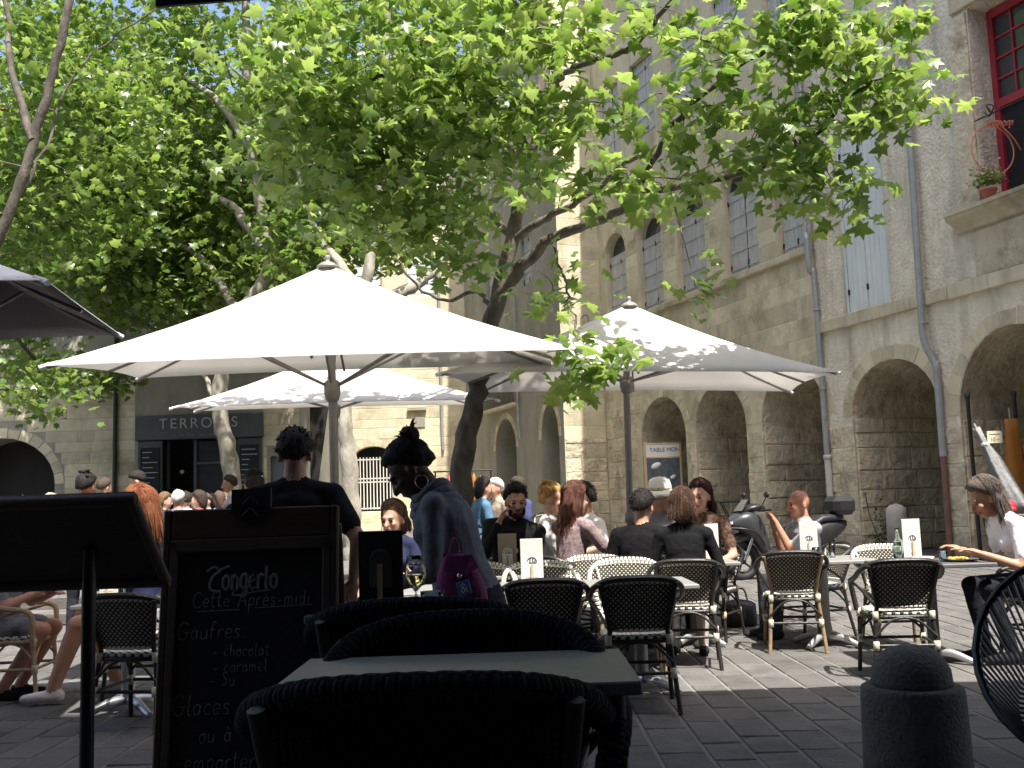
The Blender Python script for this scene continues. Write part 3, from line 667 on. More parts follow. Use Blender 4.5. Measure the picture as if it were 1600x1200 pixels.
# ================================================================== PARASOLS
def parasol(label, apex, cor, base, hubz, pole_r=.036, top='canvas', under=None, valance=0.0, sag=.05, group='square canvas parasols over the tables'):
    """cor: near-left, near-right, far-right, far-left corners"""
    t = thing('parasol', label, 'parasol', group, base)
    B = Vector(base); L = lambda p: Vector(p)-B
    apex = L(apex); cor = [L(c) for c in cor]; ns, nr = 8, 7
    ring = []
    for i in range(4):
        a, c = cor[i], cor[(i+1) % 4]
        for j in range(ns):
            s_ = j/ns; p = a.lerp(c, s_); bow = 4*s_*(1-s_); cen_ = (cor[0]+cor[1]+cor[2]+cor[3])/4
            p = p + (cen_-p)*(.035*bow) + Vector((0, 0, .02*bow)); ring.append((p, s_))
    n = len(ring)
    def surf(off, scale=1.0):
        V = []
        for k in range(nr+1):
            f = .025+(1-.025)*k/nr
            for p, s_ in ring:
                seam = abs(math.sin(2*math.pi*s_))   # panels sag a little between ribs
                q = apex.lerp(p, f); q = q + Vector((0, 0, -sag*seam*math.sin(math.pi*f)*.8 - .06*math.sin(math.pi*f)+off)); V.append(q)
        return V
    F = [(k*n+j, k*n+(j+1) % n, (k+1)*n+(j+1) % n, (k+1)*n+j) for k in range(nr) for j in range(n)]
    b = MB(); b.add(surf(0), F, 0, None, True); o = n*(nr+1)
    b.add(surf(-.006), [f[::-1] for f in F], 1 if under else 0, None, True)
    b.f += [[nr*n+j, nr*n+(j+1) % n, o+nr*n+(j+1) % n, o+nr*n+j] for j in range(n)]; b.m += [0]*n; b.sm += [False]*n
    can = b.obj('canopy', [top]+([under] if under else []), t)
    if valance:
        v = MB(); P = [p for p, _ in ring]
        v.add([p for p in P]+[p+Vector((0, 0, -valance)) for p in P], [(i, (i+1) % n, n+(i+1) % n, n+i) for i in range(n)], 0); v.obj('valance', [top], can)
    # hem pockets at the corners
    for c in cor:
        h = MB(); d = (apex-c).normalized(); h.tube([c-d*.02+Vector((0, 0, -.012)), c+d*.12+Vector((0, 0, -.02))], [.018, .014], 6); h.obj('corner_pocket', 'canvas_grey', can)
    cap = MB(); cap.lathe([(0.0, .115), (.02, .11), (.027, .09), (.02, .068), (.022, .055), (.06, .04), (.095, .012), (.10, -.004), (.0, -.01)], 16, apex+Vector((0, 0, -.03)))
    cap.obj('finial', 'alu', t)
    hub = Vector((apex.x*.4, apex.y*.4, hubz-B.z))
    pole = MB(); pole.tube([(0, 0, 0), hub, apex+Vector((0, 0, -.03))], pole_r, 12); pole.obj('pole', 'alu', t)
    hb = MB(); hb.lathe([(pole_r, -.12), (pole_r+.02, -.1), (pole_r+.035, -.04), (pole_r+.035, .05), (pole_r+.01, .07), (pole_r, .07)], 14, hub); hb.obj('hub', 'alu', t)
    tgt = cor + [ring[ns//2+i*ns][0] for i in range(4)]
    for c in tgt:
        rb = MB()
        P = [apex.lerp(c, f)+Vector((0, 0, -.06*math.sin(math.pi*f)-.028)) for f in (.02, .25, .5, .75, .985)]
        rb.tube(P, .013, 6); ro = rb.obj('rib', 'alu', t)
        st = MB(); mid = apex.lerp(c, .52)+Vector((0, 0, -.095)); st.tube([hub+(mid-hub)*.06, mid], .012, 6); st.obj('strut', 'alu', ro)
    bs = MB(); bs.bbox((0, 0, .03), (.7, .7, .06), .015); bs.tube([(0, 0, .05), (0, 0, .4)], pole_r+.012, 12); bs.obj('base', 'alu', t)
    cl = MB(); cl.lathe([(pole_r+.001, 0), (pole_r+.02, .01), (pole_r+.02, .10), (pole_r+.001, .11)], 12, (hub.x*.45, hub.y*.45, 1.05)); cl.box((pole_r+.05, 0, 1.1), (.07, .02, .025)); cl.obj('clamp', 'alu', t)
    return t
U1Y = 8.7
parasol('big white parasol in full sun with a lone leaf shadow at its peak', at(512, 413, U1Y), [at(65, 571, 7.4), at(905, 545, 7.4), at(862, 570, 9.9), at(216, 590, 9.9)], (gx(527, U1Y, 960), U1Y, 0), 2.32)
parasol('white parasol dappled with leaf shadows before the arcaded building', at(983, 475, 10.8), [at(684, 583, 9.6), at(1312, 581, 9.6), at(1236, 611, 11.9), at(744, 613, 11.9)], (gx(987, 10.8, 930), 10.8, 0), at(984, 605, 10.8).z+.05)
parasol('white parasol by the plane trunks, mostly behind a bigger one', at(522, 545, 13.1), [at(267, 637, 11.7), at(778, 624, 11.7), at(745, 632, 14.4), at(305, 642, 14.4)], (gx(527, 13.1, 900), 13.1, UP), at(522, 640, 13.1).z)
parasol('parasol with charcoal underside and pale grey top at the edge of the shade', at(-150, 322, 6.1), [at(-330, 452, 5.2), at(72, 437, 5.2), at(188, 522, 7.2), at(-250, 552, 7.2)], (gx(-175, 6.1), 6.1, 0), 2.25, top='canvas_grey', under='canvas_dark', valance=.0)

# ================================================================== TREES
LEAF = [(0, -.5), (.17, -.36), (.5, -.30), (.30, -.10), (.52, .16), (.21, .13), (.16, .30), (0, .56), (-.16, .30), (-.21, .13), (-.52, .16), (-.30, -.10), (-.5, -.30), (-.17, -.36)]
LEAF_S = [(0, -.5), (.42, -.28), (.28, -.02), (.46, .18), (.14, .22), (0, .55), (-.14, .22), (-.46, .18), (-.28, -.02), (-.42, -.28)]
def leaf_local(shape):
    P = [(x_, y_, -.22*abs(x_)-.18*y_*y_+.02*math.sin(9*x_)) for x_, y_ in shape]; return np.array([(0, -.05, .03)]+P)
def leaf_mesh_obj(name, shape, m):
    V = leaf_local(shape); n = len(shape); b = MB(); b.add([tuple(v) for v in V], [(0, 1+i, 1+(i+1) % n) for i in range(n)], 0, None, False); return b.mesh(name, m)
LM = leaf_mesh_obj('leaf', LEAF, 'leaf')
def frames(n, droop, spread):
    """random leaf frames: y = blade axis, z = normal"""
    az = rng.uniform(0, 2*np.pi, n); nz = np.stack([rng.normal(0, spread, n), rng.normal(0, spread, n), np.ones(n)], 1)
    nz /= np.linalg.norm(nz, axis=1)[:, None]
    ax = np.stack([np.cos(az), np.sin(az), -droop+rng.normal(0, .35, n)], 1)
    ax -= nz*(ax*nz).sum(1)[:, None]; ax /= np.linalg.norm(ax, axis=1)[:, None]
    return np.cross(ax, nz), ax, nz
def leaf_cloud(name, pos, size, shape, m, parent, droop=.5, spread=.85):
    n = len(pos); X, Y, Z = frames(n, droop, spread); L = leaf_local(shape); k = len(shape); s_ = size*(.45+.75*rng.beta(2.2, 1.6, n))
    V = pos[:, None, :] + s_[:, None, None]*(L[None, :, 0, None]*X[:, None] + L[None, :, 1, None]*Y[:, None] + L[None, :, 2, None]*Z[:, None])
    V = V.reshape(-1, 3).astype(np.float32)
    tri = np.array([(0, 1+i, 1+(i+1) % k) for i in range(k)]); Fi = (tri[None] + (np.arange(n)*(k+1))[:, None, None]).reshape(-1).astype(np.int32)
    me = bpy.data.meshes.new(name); me.vertices.add(len(V)); me.vertices.foreach_set('co', V.ravel())
    nf = n*k; me.loops.add(nf*3); me.loops.foreach_set('vertex_index', Fi); me.polygons.add(nf)
    me.polygons.foreach_set('loop_start', np.arange(0, nf*3, 3, dtype=np.int32)); me.polygons.foreach_set('loop_total', np.full(nf, 3, np.int32))
    me.materials.append(MT[m]); me.update(calc_edges=True); me.validate()
    return tag(link(name, me, parent), kind='stuff')

def limb(pts, r0, r1, parent, name='branch', m='bark_dark', n=9, wob=.02):
    P = curve_pts(pts, 6); k = len(P)
    P = [p+Vector((random.gauss(0, wob), random.gauss(0, wob), 0)) if 0 < i < k-1 else p for i, p in enumerate(P)]
    b = MB(); rr = [(r0+(r1-r0)*(i/(k-1))**.8)*random.uniform(.93, 1.08) for i in range(k)]; b.tube(P, rr, n); b.obj(name, m, parent); return P

def px_blobs(spec):
    """clump centres spread through ellipsoids of crown: (px, py, rx, ry, Y0, Y1, n)"""
    out = []
    for cx, cy, rx, ry, y0, y1, n in spec:
        for _ in range(n):
            while True:
                a, c = random.uniform(-1, 1), random.uniform(-1, 1)
                if a*a+c*c < 1: break
            out.append(at(cx+a*rx, cy+c*ry, random.uniform(y0, y1)))
    return out

def px_sheet(spec):
    """same, with the depth chosen along the sun direction so that the boughs overhang the gap between parasols"""
    out = []
    for cx, cy, rx, ry, w0, w1, n in spec:
        for _ in range(n):
            while True:
                a, c = random.uniform(-1, 1), random.uniform(-1, 1)
                if a*a+c*c < 1: break
            d = ray(cx+a*rx, cy+c*ry); m = d.z/d.y; kk = -to_sun.y/to_sun.z
            Y = (random.uniform(w0, w1) - kk*(CAM_H-2.7))/(1+kk*m); out.append(CPOS+d*(Y/d.y))
    return out

def twigs(centres, limbs, parent, per, spread, m='bark', rt=.010):
    """each clump hangs on a twig grown from the nearest limb; returns leaf positions"""
    LP = np.array([tuple(p) for l in limbs for p in l]); tb = MB(); pos = []
    C = np.array([tuple(c) for c in centres]); d0 = np.min(np.linalg.norm(C[:, None]-LP[None], axis=2), axis=1)
    for ci in np.argsort(d0):
        c = centres[int(ci)]; d = np.linalg.norm(LP-C[ci], axis=1); a = Vector(LP[int(d.argmin())]); dist = float(d.min())
        mid = a.lerp(c, .5)+Vector((random.gauss(0, .12*dist), random.gauss(0, .12*dist), .15*dist*random.uniform(-.3, 1)))
        tp = curve_pts([a, mid, c], 3); tb.tube(tp, [rt*(.6+.5*min(dist, 1.2))*(1-.7*i/6) for i in range(7)], 4, caps=False)
        LP = np.vstack([LP, np.array([tuple(q) for q in tp[2:]])])
        k = max(3, int(random.gauss(per, per*.3))); dirn = (c-a).normalized() if dist > .01 else Vector((1, 0, 0))
        for i in range(k):
            f = random.uniform(-.7, .6)
            pos.append(tuple(c + dirn*f*spread*1.3 + Vector((random.gauss(0, spread*.6), random.gauss(0, spread*.6), random.gauss(-.06, spread*.45)))))
    tag(tb.obj('twigs', m, parent), kind='stuff'); return np.array(pos)

# --- the plane tree over the tables
TY = 11.0
tb_ = at(703, 880, TY); tb_.z = 0
tree = thing('plane_tree', 'leaning dark trunked plane tree with sunlit lobed leaves reaching to the arcaded building', 'tree', None, (0, 0, 0))
P = lambda *a: [at(x_, y_, Y_) for x_, y_, Y_ in a]
trunk = limb([tb_, at(722, 740, TY), at(740, 640, TY), at(757, 560, TY), at(776, 470, TY), at(800, 375, TY), at(822, 270, TY), at(838, 175, TY+.1), at(850, 40, TY+.2), at(840, -120, TY+.2)], .135, .045, tree, 'trunk', 'bark_dark', 12, .012)
limbs = [trunk]
limbs.append(limb(P((777, 465, TY), (815, 420, TY-.2), (862, 372, TY-.5), (930, 348, TY-.9), (985, 310, TY-1.2), (1035, 225, TY-1.6), (1120, 130, TY-2.0), (1220, 60, TY-2.4)), .075, .02, tree))
limbs.append(limb(P((800, 375, TY), (845, 345, TY-.3), (905, 315, TY-.6), (960, 270, TY-.9), (1000, 240, TY-1.2)), .05, .02, tree))
limbs.append(limb(P((838, 180, TY), (870, 125, TY-.3), (910, 100, TY-.7), (985, 75, TY-1.5), (1050, 0, TY-2.1), (1120, -80, TY-2.5)), .05, .018, tree))
limbs.append(limb(P((1000, 300, TY-1.3), (1100, 285, TY-1.8), (1190, 260, TY-1.9), (1270, 210, TY-2.1), (1330, 150, TY-2.3), (1400, 110, TY-2.5)), .035, .012, tree))
limbs.append(limb(P((822, 265, TY), (770, 190, TY-.2), (700, 140, TY-.9), (620, 120, TY-1.1), (540, 130, TY-1.2)), .05, .015, tree))
limbs.append(limb(P((800, 370, TY), (740, 320, TY+.2), (670, 300, TY-.3), (600, 290, TY-.6), (520, 270, TY-.7)), .04, .012, tree))
limbs.append(limb(P((850, 50, TY+.2), (780, -20, TY-.8), (690, -60, TY-1.5), (560, -40, TY-1.6)), .04, .012, tree))
limbs.append(limb(P((772, 480, TY), (740, 455, TY+.2), (700, 470, TY+.5), (655, 450, TY+.6), (620, 405, TY+.7)), .03, .012, tree))
limbs.append(limb(P((862, 372, TY-.5), (880, 430, TY-1.2), (890, 480, TY-2.0), (905, 520, TY-2.9)), .016, .006, tree))
cl = px_sheet([(610, 100, 220, 150, 10.2, 11.7, 100), (500, 215, 150, 95, 10.3, 11.6, 52), (700, 230, 160, 120, 10.2, 11.6, 66), (870, 20, 170, 60, 9.6, 10.9, 36),
               (830, 170, 80, 70, 9.6, 10.8, 20), (990, 165, 110, 22, 9.0, 10.1, 6), (1000, 290, 150, 30, 9.0, 10.1, 14), (1150, 40, 150, 60, 8.8, 9.9, 23), (1180, 190, 120, 60, 8.9, 10.0, 22),
               (1320, 40, 110, 45, 8.9, 10.0, 21), (1360, 140, 90, 42, 8.9, 10.0, 23), (1270, 270, 80, 32, 9.0, 10.1, 15), (1330, 322, 26, 16, 9.4, 10.0, 3),
               (620, 335, 140, 45, 10.4, 11.8, 26), (690, 395, 70, 22, 10.4, 11.4, 8), (850, 440, 60, 35, 9.8, 10.8, 7), (1085, 440, 8, 10, 9.3, 9.8, 2),
               (640, -110, 380, 90, 10.4, 12, 24), (1150, -70, 220, 40, 9.0, 10, 4), (400, 70, 90, 70, 10.4, 12, 12)])
cl += px_blobs([(905, 500, 25, 20, 8.2, 8.7, 2), (905, 560, 36, 26, 7.6, 8.0, 6)])
pos = twigs(cl, limbs, tree, 11, .25)
d2 = np.array([(Vector(p)-CPOS).dot(_f) for p in pos]); pxx = np.array([800+FOC*(Vector(p)-CPOS).dot(_R)/d for p, d in zip(pos, d2)]); pyy = np.array([600-FOC*(Vector(p)-CPOS).dot(_U)/d for p, d in zip(pos, d2)])
order = np.argsort(d2 + 100*((pyy < 5) | (pxx < 20) | (pxx > 1580))); single = order[:300]; restl = order[300:]
Xf, Yf, Zf = frames(300, .5, .8)
for i, j in enumerate(single):
    s_ = .172*random.uniform(.5, 1.2); mm = Matrix((Xf[i], Yf[i], Zf[i])).transposed()
    link('leaf', LM, tree, Vector(pos[j]), mm.to_euler(), (s_, s_, s_))
leaf_cloud('crown', pos[restl], .172, LEAF, 'leaf', tree)
for q in ((1438, 42, 8.4), (1455, 156, 8.4), (1340, 235, 8.5), (1243, 172, 8.5), (1236, 100, 8.6), (1128, 128, 8.7), (992, 28, 9), (1333, 193, 8.5), (1348, 190, 8.5), (1217, 173, 8.6)):
    c = at(*q); b = MB(); b.ell(c, (.016, .016, .016), 0, 8, 6); b.tube([c, c+Vector((.01, 0, .22))], .0025, 4); b.obj('seed_ball', 'bark', tree)

# --- plane trees further back
def back_tree(label, trunk_spec, limb_specs, blobs, r0, per, spread, size, m='bark_pale', zb=UP):
    t = thing('plane_tree', label, 'tree', 'plane trees on the upper square', (0, 0, 0))
    pts = P(*trunk_spec); pts[0].z = zb
    ls = [limb(pts, r0, r0*.4, t, 'trunk', m, 12, .015)]
    for sp, ra, rb in limb_specs: ls.append(limb(P(*sp), ra, rb, t, 'branch', m, 8, .03))
    ps = twigs(px_blobs([(*q[:6], int(q[6]*1.35)) for q in blobs]), ls, t, per*1.9, spread*1.08, 'bark', .012)
    leaf_cloud('crown', ps, size, LEAF_S, 'leaf_far', t, .4, .85)
    return t
back_tree('pale plane tree rising in front of the dark shop front', [(368, 790, 24), (360, 720, 24), (345, 650, 24), (350, 560, 24.2), (385, 480, 24.4), (420, 410, 24.5), (398, 270, 24.5), (385, 150, 24.5), (384, 0, 24.5), (380, -150, 24.6)],
          [([(415, 400, 24.5), (370, 330, 25), (320, 300, 26), (250, 260, 27)], .16, .05), ([(372, 500, 24.4), (330, 420, 25.5), (260, 370, 26.5), (200, 360, 27.5)], .13, .05),
           ([(400, 280, 24.5), (440, 200, 24), (448, 60, 24), (450, -100, 24)], .12, .05), ([(390, 230, 24.5), (330, 150, 25.5), (240, 100, 27), (150, 80, 28)], .12, .04),
           ([(420, 420, 24.5), (470, 330, 25.5), (480, 180, 26), (475, 40, 26)], .13, .05), ([(345, 640, 24), (300, 560, 26), (230, 520, 28.5)], .07, .03)],
          [(290, 160, 190, 190, 25.2, 31, 190), (230, 380, 170, 100, 25.5, 31, 110), (330, 420, 120, 80, 25.2, 31, 70), (450, 260, 110, 150, 25.2, 31, 60), (190, 170, 110, 120, 22, 25, 34), (120, 330, 200, 130, 28.5, 31.6, 90), (330, 330, 170, 130, 28.5, 31.6, 60), (300, -150, 260, 130, 22, 31, 110), (265, 480, 120, 30, 25.5, 31, 30), (150, 590, 60, 14, 29, 31, 8)], .23, 13, .5, .26)
back_tree('mottled plane tree standing between parasol pole and barred gate', [(552, 900, 19.5), (550, 820, 19.5), (545, 720, 19.5), (538, 640, 19.6), (545, 560, 19.8), (560, 480, 20), (575, 420, 20), (590, 300, 20.4), (600, 150, 20.6), (610, -40, 20.8)],
          [([(560, 480, 20), (620, 460, 20.6), (662, 438, 21), (690, 405, 21.3), (703, 370, 21.5), (700, 250, 22)], .15, .06), ([(565, 450, 20), (500, 370, 21), (470, 280, 21.5), (440, 150, 22)], .12, .04), ([(585, 330, 20.3), (620, 240, 21.5), (680, 120, 23)], .1, .04)],
          [(560, 150, 150, 160, 20.5, 25, 110), (660, 260, 110, 110, 21.5, 25, 60), (480, 380, 90, 60, 20.5, 24, 40), (600, 370, 60, 40, 20, 23, 18), (560, -150, 260, 130, 19, 25, 70), (730, 60, 120, 100, 21, 25, 36)], .19, 12, .45, .24)
back_tree('plane tree with a long grey bough sweeping up at the square edge', [(-150, 860, 17), (-140, 700, 17), (-95, 560, 17), (-40, 440, 17), (12, 340, 17), (52, 220, 17), (90, 90, 17), (112, -20, 17), (130, -160, 17)],
          [([(5, 345, 17), (60, 250, 17.8), (130, 100, 18.5), (250, 10, 19)], .035, .015), ([(-60, 480, 17), (20, 520, 19), (60, 580, 22)], .07, .03), ([(52, 220, 17), (10, 60, 17.5), (20, -80, 18)], .08, .03), ([(-95, 560, 17), (-40, 600, 18), (20, 610, 19)], .06, .02)],
          [(70, 35, 120, 50, 18, 24, 34), (90, 170, 170, 110, 18, 25, 84), (60, 330, 150, 110, 19, 29, 130), (150, 260, 130, 120, 20, 29, 90), (60, 590, 60, 40, 19, 22, 16), (30, 470, 100, 80, 22, 30, 46), (60, -150, 220, 110, 17, 27, 40), (-120, 250, 90, 250, 16, 26, 70)], .135, 12, .45, .235, m='bark_dark')
# ================================================================== FURNITURE
def bistro_chair(wood='cane_dark', name='cane_chair', bow=None, legs=None):
    legs = legs or wood
    """faces +y, back at -y"""
    t = link(name, None)
    # seat
    s_ = MB(); n = 20; ringp = []
    for i in range(n):
        a = 2*math.pi*i/n; cx = math.copysign(abs(math.cos(a))**.55, math.cos(a))*.222; cy = math.copysign(abs(math.sin(a))**.55, math.sin(a))*.215
        ringp.append((cx, cy))
    V = []; UV = []
    for z, e in ((.435, 1.0), (.46, 1.03), (.472, .97), (.470, .6), (.468, .0)):
        for x_, y_ in ringp: V.append((x_*e, y_*e, z)); UV.append((x_*e, y_*e+z))
    F = [(k*n+i, k*n+(i+1) % n, (k+1)*n+(i+1) % n, (k+1)*n+i) for k in range(4) for i in range(n)]+[tuple(range(n-1, -1, -1))]
    s_.add(V, F, 0, UV, True); s_.obj('seat', 'weave_seat', t)
    sf = MB(); sf.tube([(x_*1.01, y_*1.01, .43) for x_, y_ in ringp], .014, 6, closed=True); sf.obj('seat_frame', wood, t)
    # back panel
    bk = MB(); nu, nv = 12, 8; Vf = []; UVf = []
    def bp(u, v):
        hw = .165+.062*v; z = .50+.30*v-.02*u*u*v; y = -.205-.085*v-.035*(1-u*u)*(.6+.4*v)
        return Vector((u*hw, y, z))
    for off in (0, .012):
        for i in range(nv+1):
            for j in range(nu+1):
                p = bp(-1+2*j/nu, i/nv); Vf.append((p.x, p.y+off, p.z)); UVf.append((p.x, p.z))
    q = (nu+1)*(nv+1); Fs = []
    for i in range(nv):
        for j in range(nu):
            a = i*(nu+1)+j; Fs.append((a, a+1, a+nu+2, a+nu+1)); Fs.append((q+a+nu+1, q+a+nu+2, q+a+1, q+a))
    bk.add(Vf, Fs, 0, UVf, True); bo = bk.obj('backrest', 'weave', t)
    # beaded rim round the panel
    edge = [bp(-1, v/6) for v in range(7)]+[bp(-1+2*j/12, 1) for j in range(1, 13)]+[bp(1, 1-v/6) for v in range(1, 7)]+[bp(1-2*j/8, 0) for j in range(1, 8)]
    rm = MB(); rm.tube([e+Vector((0, .006, 0)) for e in edge], .013, 8, closed=True); rm.obj('rim', 'rim', bo)
    # arm bow
    half = [(.232, .195, .44), (.252, .20, .57), (.268, .17, .645), (.285, .03, .672), (.288, -.11, .70), (.262, -.24, .765), (.17, -.325, .812), (0, -.345, .822)]
    full = [Vector(p) for p in half]+[Vector((-p[0], p[1], p[2])) for p in half[-2::-1]]
    ab = MB(); ab.tube(curve_pts(full, 4), .0195, 8); ab.obj('arm_bow', bow or wood, t)
    for sx in (-1, 1):
        l = MB(); l.tube(curve_pts([(sx*.232, .235, 0), (sx*.22, .21, .24), (sx*.215, .195, .44)], 3), [.0155]*7, 8); l.obj('leg', legs, t)
        l = MB(); l.tube(curve_pts([(sx*.225, -.275, 0), (sx*.205, -.225, .24), (sx*.185, -.205, .45), (sx*.178, -.215, .52), (sx*.232, -.31, .79)], 3), .0155, 8); l.obj('leg', legs, t)
        for y_, z_ in ((.212, .24), (-.232, .24), (.197, .425), (-.208, .44)):
            w_ = MB(); x0 = sx*(.22 if y_ > 0 else .2) if z_ < .3 else sx*(.216 if y_ > 0 else .188)
            w_.lathe([(.017, -.03), (.0215, -.028), (.0215, .028), (.017, .03)], 8, (x0, y_, z_)); w_.obj('binding', 'binding', t)
        st = MB(); st.tube([(sx*.22, .212, .24), (sx*.204, -.23, .24)], .011, 6)
        st.tube(curve_pts([(sx*.218, .2, .3), (sx*.213, .11, .40), (sx*.21, 0, .425), (sx*.207, -.11, .40), (sx*.203, -.21, .3)], 3), .009, 6); st.obj('stretcher', wood, t)
        ar = MB(); ar.tube(curve_pts([(sx*.18, -.21, .5), (sx*.235, -.05, .6), (sx*.272, .13, .655)], 3), .011, 6); ar.obj('arm_brace', wood, t)
    for y_ in (.212, -.232):
        st = MB(); w2_ = .22 if y_ > 0 else .204
        st.tube([(-w2_, y_, .24), (w2_, y_, .24)], .011, 6)
        st.tube(curve_pts([(-w2_, y_, .3), (-.1, y_*.97, .40), (0, y_*.97, .425), (.1, y_*.97, .40), (w2_, y_, .3)], 3), .009, 6); st.obj('stretcher', wood, t)
    return t
PROTO = {'dark': bistro_chair(), 'brown': bistro_chair(legs='cane'), 'bead': bistro_chair(legs='cane', bow='rim'), 'tan': bistro_chair('cane_tan')}; USED = set()
def chair(x, y, face, label, group='black and cream cane chairs', z=0, kind='dark'):
    o = copy_tree(PROTO[kind]) if kind in USED else PROTO[kind]
    USED.add(kind)
    o.location = (x, y, z); o.rotation_euler = (0, 0, R(face-90)); tag(o, label, 'chair', group); return o
def gchair(px, py, face, label, **k):
    p = G(px, py, k.get('z', 0)); return chair(p.x, p.y, face, label, **k)

def table(x, y, w, d, h, label, face=90, top='tabletop', z=0, group='grey pedestal cafe tables', base='steel', column='alu'):
    t = thing('cafe_table', label, 'table', group, (x, y, z), R(face-90))
    b = MB(); b.bbox((0, 0, h-.015), (w, d, .03), .006); b.obj('tabletop', top, t)
    b = MB(); b.lathe([(.06, .07), (.045, .09), (.045, h-.06), (.09, h-.03)], 14); b.obj('column', column, t)
    for i in range(4):
        a = math.pi/4+i*math.pi/2; b = MB(); c_, s_ = math.cos(a), math.sin(a)
        b.tube(curve_pts([(0, 0, .085), (.14*c_, .14*s_, .075), (.27*c_, .27*s_, .03), (.31*c_, .31*s_, .02)], 3), [.034, .033, .032, .030, .028, .026, .024, .022, .02, .018], 8); b.obj('foot', base, t)
    return t
def menu_stand(x, y, z, label, face=270, card='paper', s=1.0, w=.15, h=.30, lab='white'):
    t = thing('menu_holder', label, 'menu holder', 'menu cards in wooden holders', (x, y, z), R(face-270))
    b = MB(); b.bbox((0, 0, .012*s), (w*1.02*s, .08*s, .024*s), .004); b.obj('base', 'lightwood', t)
    b = MB(); b.bbox((0, .004, .024*s+h*s/2), (w*s, .012, h*s), .002); c = b.obj('card', card, t)
    b = MB(); P_ = [Vector((-.042*s, -.004, .07*s)), Vector((.042*s, -.004, .07*s)), Vector((.042*s, -.004, .17*s))]+[Vector((.042*s*math.cos(a), -.004, (.17+.04*math.sin(a))*s)) for a in (math.pi*i/8 for i in range(1, 8))]+[Vector((-.042*s, -.004, .17*s))]
    b.poly(P_, (0, .003, 0)); lb = b.obj('label', lab, c)
    b = MB(); arcp = [Vector((.033*s*math.cos(math.pi*i/10), -.006, (.168+.034*math.sin(math.pi*i/10))*s)) for i in range(11)]; b.tube(arcp, .0025*s, 5)
    for dx, hh in ((-.012, .024), (.006, .028), (.02, .012)): b.box((dx*s, -.006, (.168+hh/2)*s), (.008*s, .003, hh*s))
    b.box((.004*s, -.006, .166*s), (.05*s, .003, .004*s)); b.obj('emblem', 'tabledark', c)
    b = MB(); b.box((.0, -.014, .085*s), (.016*s, .012, .14*s)); b.obj('clip', 'lightwood', t)
    return t
def tumbler(x, y, z, r=.034, h=.1, m='glass', label='', name='tumbler', cat='glass', group=None):
    b = MB(); b.lathe([(0, 0), (r*.85, 0), (r, h), (r*.93, h), (r*.79, .01), (0, .01)], 20); o = b.obj(name, m, None, (x, y, z)); return tag(o, label, cat, group)
def bottle(x, y, z, label, m='glass_green', s=1.0):
    b = MB(); b.lathe([(0, 0), (.036*s, .0), (.038*s, .01), (.038*s, .15*s), (.034*s, .165*s), (.014*s, .19*s), (.0125*s, .245*s), (.015*s, .25*s), (.015*s, .262*s), (.011*s, .262*s), (.0105*s, .19*s), (.033*s, .15*s), (.033*s, .012), (0, .012)], 20)
    return tag(b.obj('glass_bottle', m, None, (x, y, z)), label, 'bottle')

# ---- front row: two pushed-together tables with chairs before and behind
T1Y = 7.15; TH = .73
table(gx(1000, T1Y, 980), T1Y, .72, .72, TH, 'grey square table at the right end of the half shaded front row')
table(gx(1000, T1Y, 980)-.75, T1Y, .72, .72, TH, 'grey square table carrying the pale menu card, joined to another table')
table(gx(1000, T1Y, 980)-1.50, T1Y+.02, .72, .72, TH, 'grey square table beside the leaning woman in grey')
x0 = gx(1003, 6.45, 1080); chair(x0, 6.62, 88, 'dark cane chair half in the shade, pushed up to the end table of the row')
chair(gx(852, 6.6, 1080), 6.65, 92, 'dark cane chair in the shade before the table with the pale menu card')
chair(gx(975, 7.95), 7.92, 268, 'sunlit cane chair at the end of the row, white beaded rim towards the terrace', kind='bead')
chair(gx(842, 7.9), 7.88, 271, 'sunlit cane chair directly behind the pale menu card', kind='bead')
chair(gx(745, 7.9), 7.9, 275, 'sunlit cane chair just past the leaning woman in grey', kind='bead')
chair(gx(915, 8.45), 8.5, 255, 'sunlit cane chair turned aslant behind the row of sunlit chairs', kind='bead')
p = at(832, 915, 6.98); menu_stand(gx(832, 6.95, 905), 6.95, TH, 'pale menu card in light wood holder on the front row table')
# ---- second row group (people round the pole)
T2Y = 8.75
table(gx(770, 8.6), 8.5, .72, .72, TH, 'grey table with the brown menu card before the bearded man', top='tabletop')
menu_stand(gx(793, 8.3, 870), 8.3, TH, 'brown menu card in wooden holder before the bearded man', card='paper_brown')
table(gx(925, 9.7), 9.6, .72, .72, TH, 'table shared by the blonde woman and the man in white shirt')
table(gx(1075, 9.3), 9.25, .72, .72, TH, 'table between the woman in black and the sun hat')
menu_stand(gx(1108, 9.2), 9.15, TH, 'menu card between the tables by the woman with dark red hair', face=300)
bottle(gx(1016, 9.2), 9.3, TH, 'green glass bottle beside the man in black T-shirt', s=1.05)
tumbler(gx(1030, 9.1), 9.25, TH, label='clear tumbler beside the green glass bottle')
